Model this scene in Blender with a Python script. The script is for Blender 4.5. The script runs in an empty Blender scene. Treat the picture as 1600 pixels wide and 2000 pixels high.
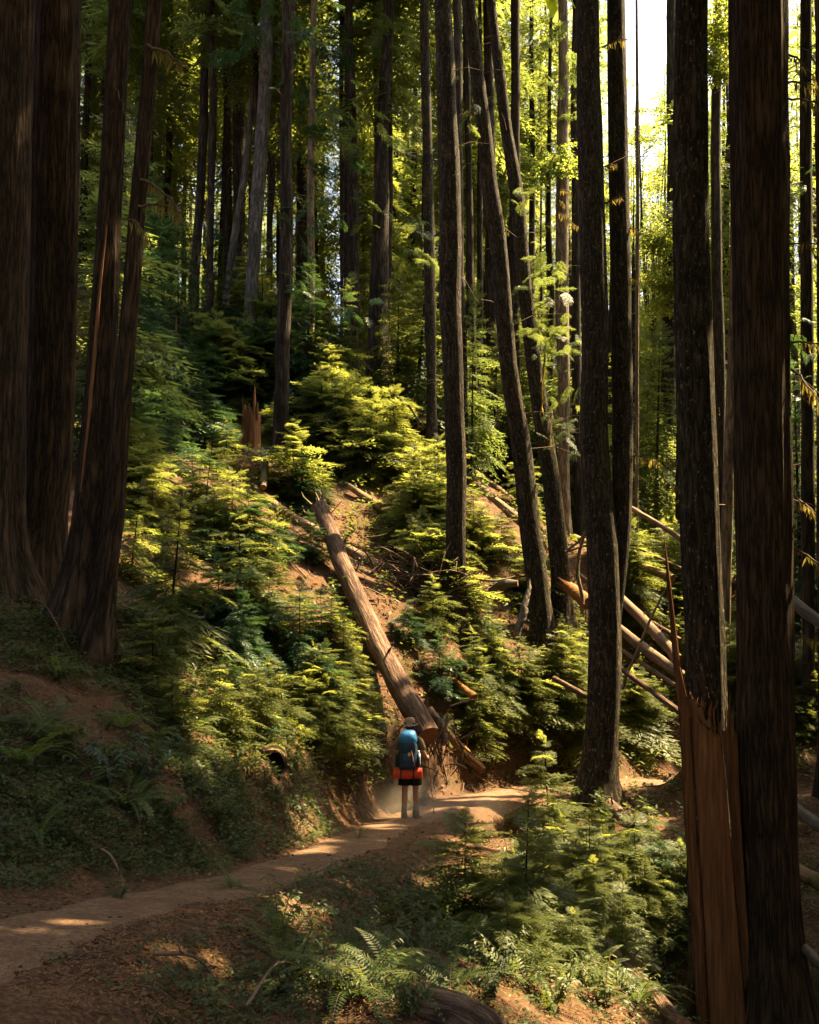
import bpy, math, random
import numpy as np
C = bpy.context.scene.collection
SC = bpy.context.scene
R = np.random.default_rng(11)
random.seed(5)
PI = math.pi
# ------------------------------------------------------------------ camera, world, sun, exposure
FPX = 1944.0
PITCH = math.radians(3.3)
CAM = np.array([0.0, 0.0, 1.65])
cd = bpy.data.cameras.new('camera'); cam = bpy.data.objects.new('camera', cd); C.objects.link(cam)
cd.sensor_fit = 'VERTICAL'; cd.sensor_height = 36; cd.sensor_width = 36; cd.lens = 35
cd.clip_start = 0.05; cd.clip_end = 2000
cam.location = CAM; cam.rotation_euler = (PI/2 + PITCH, 0, 0)
SC.camera = cam
SUN_AZ, SUN_EL = math.radians(60), math.radians(56)
SUN = np.array([math.sin(SUN_AZ)*math.cos(SUN_EL), math.cos(SUN_AZ)*math.cos(SUN_EL), math.sin(SUN_EL)])
w = bpy.data.worlds.new('World'); SC.world = w; w.use_nodes = True
nt = w.node_tree; sky = nt.nodes.new('ShaderNodeTexSky'); sky.sky_type = 'NISHITA'; sky.sun_disc = False
sky.sun_elevation = SUN_EL; sky.sun_rotation = SUN_AZ; sky.air_density = 1.0; sky.dust_density = 6.0; sky.ozone_density = 0.6
bg = nt.nodes['Background']; bg.inputs[1].default_value = 0.065
nt.links.new(sky.outputs[0], bg.inputs[0])
sl = bpy.data.lights.new('sun', 'SUN'); so = bpy.data.objects.new('sun', sl); C.objects.link(so)
sl.energy = 5.0; sl.angle = math.radians(0.53); sl.color = (1.0, 0.765, 0.42)
from mathutils import Vector, Matrix
so.rotation_euler = Vector(SUN).to_track_quat('Z', 'Y').to_euler(); so.location = (20, 20, 60)
SC.view_settings.view_transform = 'Standard'; SC.view_settings.look = 'None'
SC.view_settings.exposure = 3.0; SC.view_settings.gamma = 1.0; SC.view_settings.use_curve_mapping = False
cy = SC.cycles
cy.max_bounces = 7; cy.diffuse_bounces = 4; cy.glossy_bounces = 2; cy.transmission_bounces = 5; cy.transparent_max_bounces = 6
cy.use_denoising = True; cy.sample_clamp_indirect = 6; cy.caustics_reflective = False; cy.caustics_refractive = False
cy.volume_bounces = 0

# ------------------------------------------------------------------ projection helpers
CP, SP = math.cos(PITCH), math.sin(PITCH)
FWD = np.array([0, CP, SP]); UP = np.array([0, -SP, CP]); RT = np.array([1.0, 0, 0])
def at(px, py, Y):
    "the point seen at photo pixel (px,py) standing Y metres ahead"
    d = Y/(CP + (py-1000)/FPX*SP)
    return CAM + d*(FWD + (px-800)/FPX*RT - (py-1000)/FPX*UP)
def proj(P):
    v = P - CAM
    d = v@FWD
    d = np.where(np.abs(d) < 1e-3, 1e-3, d)
    return 800 + FPX*(v@RT)/d, 1000 - FPX*(v@UP)/d, d

# ------------------------------------------------------------------ noise
def _h(ix, iy, iz, s):
    n = (ix*374761393 + iy*668265263 + iz*1274126177 + s*974634777) & 0x7fffffff
    n = ((n ^ (n >> 13))*1274126177) & 0x7fffffff
    return ((n ^ (n >> 16)) & 0xffff)/65535.0
def vnoise(x, y, z=0.0, s=0):
    x, y, z = np.broadcast_arrays(np.asarray(x, float), np.asarray(y, float), np.asarray(z, float))
    ix, iy, iz = [np.floor(a).astype(np.int64) for a in (x, y, z)]
    fx, fy, fz = x-ix, y-iy, z-iz
    fx, fy, fz = [a*a*(3-2*a) for a in (fx, fy, fz)]
    r = 0
    for dx in (0, 1):
        for dy in (0, 1):
            for dz in (0, 1):
                wt = (fx if dx else 1-fx)*(fy if dy else 1-fy)*(fz if dz else 1-fz)
                r = r + wt*_h(ix+dx, iy+dy, iz+dz, s)
    return r
def fbm(x, y, z=0.0, s=0, o=3):
    r, a, t = 0, 1.0, 0
    for i in range(o):
        r = r + a*vnoise(np.asarray(x)*2**i, np.asarray(y)*2**i, np.asarray(z)*2**i, s+i); t += a; a *= .5
    return r/t

# ------------------------------------------------------------------ mesh helpers
class MB:
    def __init__(self): self.V = []; self.Q = []; self.T = []; self.UV = []; self.MQ = []; self.MT = []; self.n = 0
    def add(self, V, Q=None, T=None, uv=None, mat=0):
        V = np.asarray(V, float).reshape(-1, 3)
        self.V.append(V)
        self.UV.append(np.zeros((len(V), 2)) if uv is None else np.asarray(uv, float))
        if Q is not None and len(Q): self.Q.append(np.asarray(Q, np.int64)+self.n); self.MQ.append(np.full(len(Q), mat))
        if T is not None and len(T): self.T.append(np.asarray(T, np.int64)+self.n); self.MT.append(np.full(len(T), mat))
        self.n += len(V); return self
    def kites(self, K, mat=0):
        K = np.asarray(K); n = len(K)
        if n: self.add(K.reshape(-1, 3), np.arange(4*n).reshape(n, 4), mat=mat)
        return self
    def mesh(self, name, mats, smooth=True):
        V = np.concatenate(self.V) if self.V else np.zeros((0, 3))
        UV = np.concatenate(self.UV) if self.V else np.zeros((0, 2))
        Q = np.concatenate(self.Q) if self.Q else np.zeros((0, 4), np.int64)
        T = np.concatenate(self.T) if self.T else np.zeros((0, 3), np.int64)
        m = bpy.data.meshes.new(name)
        m.vertices.add(len(V)); m.vertices.foreach_set('co', V.astype(np.float32).ravel())
        loops = np.concatenate([Q.ravel(), T.ravel()]).astype(np.int32)
        m.loops.add(len(loops)); m.loops.foreach_set('vertex_index', loops)
        tot = np.concatenate([np.full(len(Q), 4), np.full(len(T), 3)]).astype(np.int32)
        st = np.concatenate([[0], np.cumsum(tot)[:-1]]).astype(np.int32) if len(tot) else np.zeros(0, np.int32)
        m.polygons.add(len(tot)); m.polygons.foreach_set('loop_start', st); m.polygons.foreach_set('loop_total', tot)
        mi = np.concatenate(self.MQ+self.MT).astype(np.int32) if (self.MQ or self.MT) else np.zeros(0, np.int32)
        m.polygons.foreach_set('material_index', mi)
        m.polygons.foreach_set('use_smooth', np.full(len(tot), bool(smooth)))
        if np.any(UV):
            l = m.uv_layers.new(name='UVMap'); l.data.foreach_set('uv', UV[loops].astype(np.float32).ravel())
        for a in (mats if isinstance(mats, (list, tuple)) else [mats]): m.materials.append(a)
        m.update(calc_edges=True); m.validate()
        return m
    def obj(self, name, mats, parent=None, loc=None, smooth=True):
        return link(name, self.mesh(name, mats, smooth), parent, loc)
def link(name, mesh, parent=None, loc=None):
    o = bpy.data.objects.new(name, mesh); C.objects.link(o)
    if parent is not None: o.parent = parent
    if loc is not None: o.location = loc
    return o
def tag(o, label=None, cat=None, group=None, kind=None):
    if label: o['label'] = label
    if cat: o['category'] = cat
    if group: o['group'] = group
    if kind: o['kind'] = kind
    return o
def empty(name, loc, label, cat, group=None):
    o = bpy.data.objects.new(name, None); C.objects.link(o); o.location = tuple(loc); o.empty_display_size = .2
    return tag(o, label, cat, group)

def spline(P, n):
    P = np.asarray(P, float)
    if len(P) == 2: return P[0] + (P[1]-P[0])*np.linspace(0, 1, n)[:, None]
    s = np.concatenate([[0], np.cumsum(np.linalg.norm(np.diff(P, axis=0), axis=1)[:, ])]) if P.shape[1] > 1 else np.arange(len(P))
    t = np.linspace(0, s[-1], n); out = np.zeros((n, P.shape[1]))
    m = np.gradient(P, s, axis=0)
    i = np.clip(np.searchsorted(s, t, side='right')-1, 0, len(P)-2); h = (s[i+1]-s[i]); u = ((t-s[i])/h)[:, None]; h = h[:, None]
    return (2*u**3-3*u**2+1)*P[i] + (u**3-2*u**2+u)*h*m[i] + (-2*u**3+3*u**2)*P[i+1] + (u**3-u**2)*h*m[i+1]

def tube(P, rad, sides=8, relief=0.0, seed=0, freq=(3.0, .35), cap0=True, cap1=True, flute=0.0, back=(0, 1, 0), capmat=0, mb=None, mat=0, rough=False):
    "tapered tube along P with bark furrows as radial relief; the seam lies on the far side"
    P = np.asarray(P, float); n = len(P); rad = np.broadcast_to(np.asarray(rad, float), (n,))
    T = np.gradient(P, axis=0); T /= np.linalg.norm(T, axis=1)[:, None]+1e-12
    b = np.asarray(back, float); 
    if abs(T.mean(0)@b) > .93*np.linalg.norm(T.mean(0)): b = np.array([0, 0, 1.0])
    X = b - (T@b)[:, None]*T; X /= np.linalg.norm(X, axis=1)[:, None]
    Y = np.cross(T, X)
    a = np.linspace(0, 2*PI, sides+1)
    s = np.concatenate([[0], np.cumsum(np.linalg.norm(np.diff(P, axis=0), axis=1))])
    A, S = np.meshgrid(a, s); RR = np.repeat(rad[:, None], sides+1, 1)
    ca, sa = np.cos(A), np.sin(A)
    if relief > 0:
        rm = rad.mean()
        k = freq[0]
        nz = fbm(ca*k*1.7+seed*7.1, sa*k*1.7+3.3*seed, S*freq[1]/max(rm, .02)*.25, seed, 3)
        n2 = fbm(ca*k*.5+seed, sa*k*.5, S*.6, seed+9, 2)
        RR = RR*(1 + relief*(np.abs(nz-.5)*3.2-.55) + relief*.9*(n2-.5))
    if np.any(np.asarray(flute) > 0):
        f = np.zeros_like(A)
        for j, (kk, ph) in enumerate(((5, seed*1.3), (3, seed*2.1), (8, seed*.7))): f += np.cos(kk*A+ph+.15*S)/(j+1.2)
        fl = np.broadcast_to(np.asarray(flute, float).reshape(-1, 1), A.shape)
        RR = RR*(1+fl*f)
    V = P[:, None, :] + RR[..., None]*(ca[..., None]*X[:, None, :] + sa[..., None]*Y[:, None, :])
    c = sides+1
    i, j = np.meshgrid(np.arange(n-1), np.arange(sides), indexing='ij')
    Q = np.stack([i*c+j, i*c+j+1, (i+1)*c+j+1, (i+1)*c+j], -1).reshape(-1, 4)
    uv = np.stack([A*RR.mean() + seed*3.7, S+seed*5.3], -1).reshape(-1, 2)
    own = mb is None
    if own: mb = MB()
    mb.add(V.reshape(-1, 3), Q, uv=uv, mat=mat)
    for on, row, p in ((cap0, 0, P[0]), (cap1, n-1, P[-1])):
        if not on: continue
        ring = V[row, :sides]; ctr = ring.mean(0)
        mid = ctr + (ring-ctr)*.55
        if rough: mid = mid + T[row]*(R.random((sides, 1))-.5)*rad[row]*.8
        vv = np.concatenate([ring, mid, [ctr]])
        jj = np.arange(sides); j2 = (jj+1) % sides
        q = np.stack([jj, j2, j2+sides, jj+sides], -1); t = np.stack([jj+sides, j2+sides, np.full(sides, 2*sides)], -1)
        if row == 0: q = q[:, ::-1]; t = t[:, ::-1]
        lx = (vv-ctr)@X[row]; ly = (vv-ctr)@Y[row]
        mb.add(vv, q, t, uv=np.stack([lx, ly], -1)+1e-4, mat=capmat)
    return mb

def kite(p, d, s, L, W, bend=None):
    L = np.asarray(L)[:, None]; W = np.asarray(W)[:, None]
    m = p + .45*L*d
    tip = p + L*d
    if bend is not None: tip = tip + bend
    return np.stack([p, m+.5*W*s, tip, m-.5*W*s], 1)
def norm(v): return v/(np.linalg.norm(v, axis=-1, keepdims=True)+1e-9)
def rot_z(K, a):
    c, s = np.cos(a), np.sin(a); o = K.copy(); o[..., 0] = c*K[..., 0]-s*K[..., 1]; o[..., 1] = s*K[..., 0]+c*K[..., 1]; return o
def rot_y(K, a):
    c, s = np.cos(a), np.sin(a); o = K.copy(); o[..., 0] = c*K[..., 0]+s*K[..., 2]; o[..., 2] = -s*K[..., 0]+c*K[..., 2]; return o
def rot_x(K, a):
    c, s = np.cos(a), np.sin(a); o = K.copy(); o[..., 1] = c*K[..., 1]-s*K[..., 2]; o[..., 2] = s*K[..., 1]+c*K[..., 2]; return o

def frond(rng, n=12, k=5, spread=.42, ang=58, droop=.15, wid=.34, tw=.3, ksz=.36):
    "one flat conifer spray of unit length along +X, made of pointed leaflets on side twigs"
    out = []
    for i in range(n):
        t = .06 + .92*(i+rng.random()*.6)/n
        for sgn in (-1, 1):
            l = (spread*(1-t)**.75*min(1, .45+t*2.2) + .04)*(.75+.45*rng.random())
            a = math.radians((ang-22*t)+rng.normal()*7)*sgn
            b = np.array([t, 0, -droop*t*t]); d = np.array([math.cos(a), math.sin(a), -.12+rng.normal()*.08])
            pr = np.array([-math.sin(a), math.cos(a), 0])
            u = (np.arange(k)+.3+.5*rng.random(k))/k
            for s2 in (-1, 1):
                dd = norm(d[None]*math.cos(.82)+s2*pr[None]*math.sin(.82)+rng.normal(size=(k, 3))*.12)
                ln = ksz*l*(1.1-.65*u)*(.8+.4*rng.random(k))
                base = b+d*(l*u)[:, None]+np.stack([0*u, 0*u, -.25*l*u*u], -1)
                sd = norm(np.cross(dd, np.array([0, 0, 1.0]))+rng.normal(size=(k, 3))*.22)
                out.append(kite(base, dd, sd, ln, ln*wid))
            u0 = np.array([.0, .5]); base = b+d*(l*u0)[:, None]
            sd = norm(np.cross(np.tile(d, (2, 1)), np.array([0, 0, 1.0])))
            out.append(kite(base, np.tile(norm(d), (2, 1)), sd, np.array([.6, .6])*l, np.array([.07, .12])*l*tw/.3))
    return np.concatenate(out)

# ------------------------------------------------------------------ materials
def nodes(name):
    m = bpy.data.materials.new(name); m.use_nodes = True; t = m.node_tree; b = t.nodes['Principled BSDF']
    return m, t, b
def N(t, typ, **kw):
    n = t.nodes.new(typ)
    for k_, v in kw.items():
        if k_.startswith('i_'): n.inputs[k_[2:].replace('_', ' ')].default_value = v
        else: setattr(n, k_, v)
    return n
def ramp(t, fac, stops):
    r = t.nodes.new('ShaderNodeValToRGB'); e = r.color_ramp.elements
    while len(e) < len(stops): e.new(.5)
    for q, (p, c) in zip(e, stops): q.position = p; q.color = (*c, 1) if len(c) == 3 else c
    t.links.new(fac, r.inputs[0]); return r.outputs[0]
def g(v): return (v, v, v)
def mixc(t, fac, a, b, mode='MIX'):
    m = t.nodes.new('ShaderNodeMix'); m.data_type = 'RGBA'; m.blend_type = mode
    if isinstance(fac, (int, float)): m.inputs[0].default_value = fac
    else: t.links.new(fac, m.inputs[0])
    for q, s in ((6, a), (7, b)):
        if isinstance(s, tuple): m.inputs[q].default_value = (*s, 1)
        else: t.links.new(s, m.inputs[q])
    return m.outputs[2]
def noise(t, vec, scale, detail=4, rough=.55):
    n = N(t, 'ShaderNodeTexNoise'); n.inputs['Scale'].default_value = scale; n.inputs['Detail'].default_value = detail; n.inputs['Roughness'].default_value = rough
    if vec is not None: t.links.new(vec, n.inputs['Vector'])
    return n.outputs[0]
def mapped(t, src, scale):
    mp = N(t, 'ShaderNodeMapping'); mp.inputs['Scale'].default_value = scale; t.links.new(src, mp.inputs['Vector']); return mp.outputs[0]
def bump(t, b, h, strength=.6, dist=.02):
    n = N(t, 'ShaderNodeBump'); n.inputs['Strength'].default_value = strength; n.inputs['Distance'].default_value = dist
    t.links.new(h, n.inputs['Height']); t.links.new(n.outputs[0], b.inputs['Normal'])

def foliage(name, c1, c2, tr1, tr2, mix=.5, rough=.5, spec=.3):
    m, t, b = nodes(name)
    ge = N(t, 'ShaderNodeNewGeometry'); oi = N(t, 'ShaderNodeObjectInfo')
    md = N(t, 'ShaderNodeMath', operation='MULTIPLY_ADD'); t.links.new(ge.outputs['Random Per Island'], md.inputs[0]); md.inputs[1].default_value = .55
    m2 = N(t, 'ShaderNodeMath', operation='MULTIPLY'); t.links.new(oi.outputs['Random'], m2.inputs[0]); m2.inputs[1].default_value = .45
    t.links.new(m2.outputs[0], md.inputs[2])
    t.links.new(mixc(t, md.outputs[0], c1, c2), b.inputs['Base Color'])
    b.inputs['Roughness'].default_value = rough; b.inputs['Specular IOR Level'].default_value = spec
    tr = N(t, 'ShaderNodeBsdfTranslucent'); t.links.new(mixc(t, md.outputs[0], tr1, tr2), tr.inputs['Color'])
    mx = N(t, 'ShaderNodeMixShader'); mx.inputs[0].default_value = mix
    t.links.new(b.outputs[0], mx.inputs[1]); t.links.new(tr.outputs[0], mx.inputs[2])
    t.links.new(mx.outputs[0], t.nodes['Material Output'].inputs['Surface']); return m
def bark(name, c0, c1, c2, lichen=None, lich=.62, k=1.0, strength=.9, dist=.03, stretch=.11):
    m, t, b = nodes(name); uv = N(t, 'ShaderNodeTexCoord').outputs['UV']
    v = mapped(t, uv, (1, stretch, 1)); a = noise(t, v, 13*k, 6, .62); a2 = noise(t, v, 45*k, 4, .6)
    big = noise(t, mapped(t, uv, (1, .35, 1)), 2.2*k, 3)
    ab = N(t, 'ShaderNodeMath', operation='SUBTRACT'); t.links.new(a, ab.inputs[0]); ab.inputs[1].default_value = .5
    ac = N(t, 'ShaderNodeMath', operation='ABSOLUTE'); t.links.new(ab.outputs[0], ac.inputs[0]); ad = N(t, 'ShaderNodeMath', operation='MULTIPLY'); t.links.new(ac.outputs[0], ad.inputs[0]); ad.inputs[1].default_value = 5.5
    a = ad.outputs[0]
    col = ramp(t, a, [(.02, c0), (.28, c1), (.85, c2)])
    col = mixc(t, .55, col, ramp(t, big, [(.35, g(.55)), (.65, g(1.35))]), 'MULTIPLY')
    col = mixc(t, .5, col, ramp(t, a2, [(.35, g(.6)), (.65, g(1.3))]), 'MULTIPLY')
    if lichen:
        l = noise(t, mapped(t, uv, (1, .33, 1)), 24*k, 4, .7)
        col = mixc(t, ramp(t, l, [(lich, g(0)), (lich+.07, g(.85))]), col, lichen)
    t.links.new(col, b.inputs['Base Color']); b.inputs['Roughness'].default_value = .92; b.inputs['Specular IOR Level'].default_value = .15
    h = N(t, 'ShaderNodeMath', operation='ADD'); t.links.new(a, h.inputs[0]); t.links.new(a2, h.inputs[1])
    bump(t, b, h.outputs[0], strength, dist); return m
def wood(name, c0, c1, c2, k=1.0, moss=None, ml=.6, stretch=.05):
    m, t, b = nodes(name); uv = N(t, 'ShaderNodeTexCoord').outputs['UV']
    a = noise(t, mapped(t, uv, (1, stretch, 1)), 30*k, 5, .6); big = noise(t, mapped(t, uv, (1, .2, 1)), 4*k, 3)
    col = ramp(t, a, [(.3, c0), (.52, c1), (.75, c2)])
    col = mixc(t, .6, col, ramp(t, big, [(.3, g(.6)), (.7, g(1.3))]), 'MULTIPLY')
    if moss:
        l = noise(t, N(t, 'ShaderNodeTexCoord').outputs['Object'], 3.5, 5, .65)
        col = mixc(t, ramp(t, l, [(ml, g(0)), (ml+.1, g(1))]), col, moss)
    t.links.new(col, b.inputs['Base Color']); b.inputs['Roughness'].default_value = .8; b.inputs['Specular IOR Level'].default_value = .2
    bump(t, b, a, .6, .012); return m
def plain(name, col, rough=.7, spec=.3, var=.25, sc=30, bmp=0.0):
    m, t, b = nodes(name); o = N(t, 'ShaderNodeTexCoord').outputs['Object']; n = noise(t, o, sc, 4)
    t.links.new(mixc(t, 1.0, tuple(col), ramp(t, n, [(.3, g(1-var)), (.7, g(1+var))]), 'MULTIPLY'), b.inputs['Base Color'])
    b.inputs['Roughness'].default_value = rough; b.inputs['Specular IOR Level'].default_value = spec
    if bmp: bump(t, b, n, bmp, .01)
    return m

M = {}
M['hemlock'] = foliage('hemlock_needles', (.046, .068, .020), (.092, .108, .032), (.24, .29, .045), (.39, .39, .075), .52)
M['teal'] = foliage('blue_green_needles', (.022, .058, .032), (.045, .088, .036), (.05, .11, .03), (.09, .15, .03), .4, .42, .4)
M['cedar'] = foliage('cedar_sprays', (.030, .060, .020), (.060, .095, .025), (.14, .20, .04), (.24, .27, .06), .5)
M['crown'] = foliage('crown_needles', (.022, .042, .014), (.060, .078, .016), (.19, .26, .045), (.36, .37, .065), .55)
M['maple'] = foliage('maple_leaves', (.060, .090, .018), (.095, .120, .020), (.22, .30, .04), (.36, .36, .05), .55)
M['fern'] = foliage('fern_fronds', (.040, .075, .020), (.070, .110, .025), (.12, .18, .02), (.18, .22, .02), .45)
M['shrubleaf'] = foliage('shrub_leaves', (.035, .060, .018), (.075, .100, .024), (.12, .16, .02), (.22, .22, .02), .4, .5, .22)
M['ground_leaf'] = foliage('low_plant_leaves', (.026, .046, .016), (.060, .080, .022), (.08, .11, .02), (.15, .17, .02), .4, .5, .3)
M['dry'] = foliage('dry_leaf_litter', (.10, .050, .024), (.20, .105, .050), (.16, .08, .02), (.25, .13, .04), .25, .7, .2)
M['moss_hang'] = foliage('hanging_moss', (.12, .10, .035), (.17, .15, .05), (.26, .19, .04), (.30, .24, .06), .5, .9, .05)
M['twig'] = wood('dry_twigs', (.05, .03, .02), (.12, .075, .045), (.22, .15, .09))
M['bark_red'] = bark('reddish_cedar_bark', (.014, .009, .005), (.046, .028, .015), (.094, .057, .029), (.085, .078, .045), .66, k=1.5, stretch=.06)
M['bark_lichen'] = bark('lichen_flecked_bark', (.013, .010, .006), (.038, .029, .018), (.078, .060, .036), (.20, .185, .115), .585, k=1.2)
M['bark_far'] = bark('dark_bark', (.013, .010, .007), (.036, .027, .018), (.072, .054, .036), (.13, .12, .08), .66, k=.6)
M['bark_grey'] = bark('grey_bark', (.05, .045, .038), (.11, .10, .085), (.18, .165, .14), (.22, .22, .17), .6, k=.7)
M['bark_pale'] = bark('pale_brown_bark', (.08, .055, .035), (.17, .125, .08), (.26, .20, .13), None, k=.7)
M['logbark'] = bark('fallen_log_bark', (.055, .032, .022), (.125, .075, .052), (.21, .14, .10), (.07, .08, .03), .66, k=.8, dist=.02)
M['mossbark'] = bark('mossy_dark_bark', (.014, .012, .007), (.035, .030, .014), (.060, .050, .022), (.055, .060, .014), .52, k=1.0)
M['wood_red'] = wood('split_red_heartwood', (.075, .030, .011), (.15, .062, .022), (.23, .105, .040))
M['wood_grey'] = wood('weathered_grey_wood', (.045, .037, .029), (.10, .082, .064), (.19, .16, .125))
M['wood_log'] = wood('peeled_log_wood', (.065, .038, .022), (.15, .092, .055), (.25, .16, .10), moss=(.05, .06, .012), ml=.54)
M['wood_moss'] = wood('mossy_log_wood', (.09, .055, .03), (.19, .12, .06), (.28, .18, .09), moss=(.085, .085, .012), ml=.47)
M['wood_cut'] = wood('sawn_end_grain', (.10, .045, .02), (.17, .080, .036), (.25, .125, .06), k=.6, stretch=1)
M['wood_orange'] = wood('rotten_orange_wood', (.09, .035, .010), (.22, .09, .018), (.32, .16, .03))
def soil(name, cs, green=None, gl=.55):
    m, t, b = nodes(name); o = N(t, 'ShaderNodeTexCoord').outputs['Object']
    n1 = noise(t, o, 1.3, 6, .65); n2 = noise(t, o, 28, 5, .7); n3 = noise(t, o, 5, 4, .6)
    col = ramp(t, n2, [(.3, cs[0]), (.5, cs[1]), (.7, cs[2])])
    col = mixc(t, .6, col, ramp(t, n3, [(.3, g(.55)), (.7, g(1.4))]), 'MULTIPLY')
    if green: col = mixc(t, ramp(t, n1, [(gl, g(0)), (gl+.12, g(.8))]), col, green)
    t.links.new(col, b.inputs['Base Color']); b.inputs['Roughness'].default_value = .95; b.inputs['Specular IOR Level'].default_value = .1
    h = N(t, 'ShaderNodeMath', operation='ADD'); t.links.new(n2, h.inputs[0]); t.links.new(n3, h.inputs[1])
    bump(t, b, h.outputs[0], .8, .04); return m
M['soil'] = soil('forest_soil', ((.030, .017, .010), (.080, .043, .024), (.165, .095, .055)), (.035, .04, .012), .55)
M['path'] = soil('packed_trail_dirt', ((.085, .050, .030), (.140, .084, .052), (.205, .130, .085)))

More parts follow.
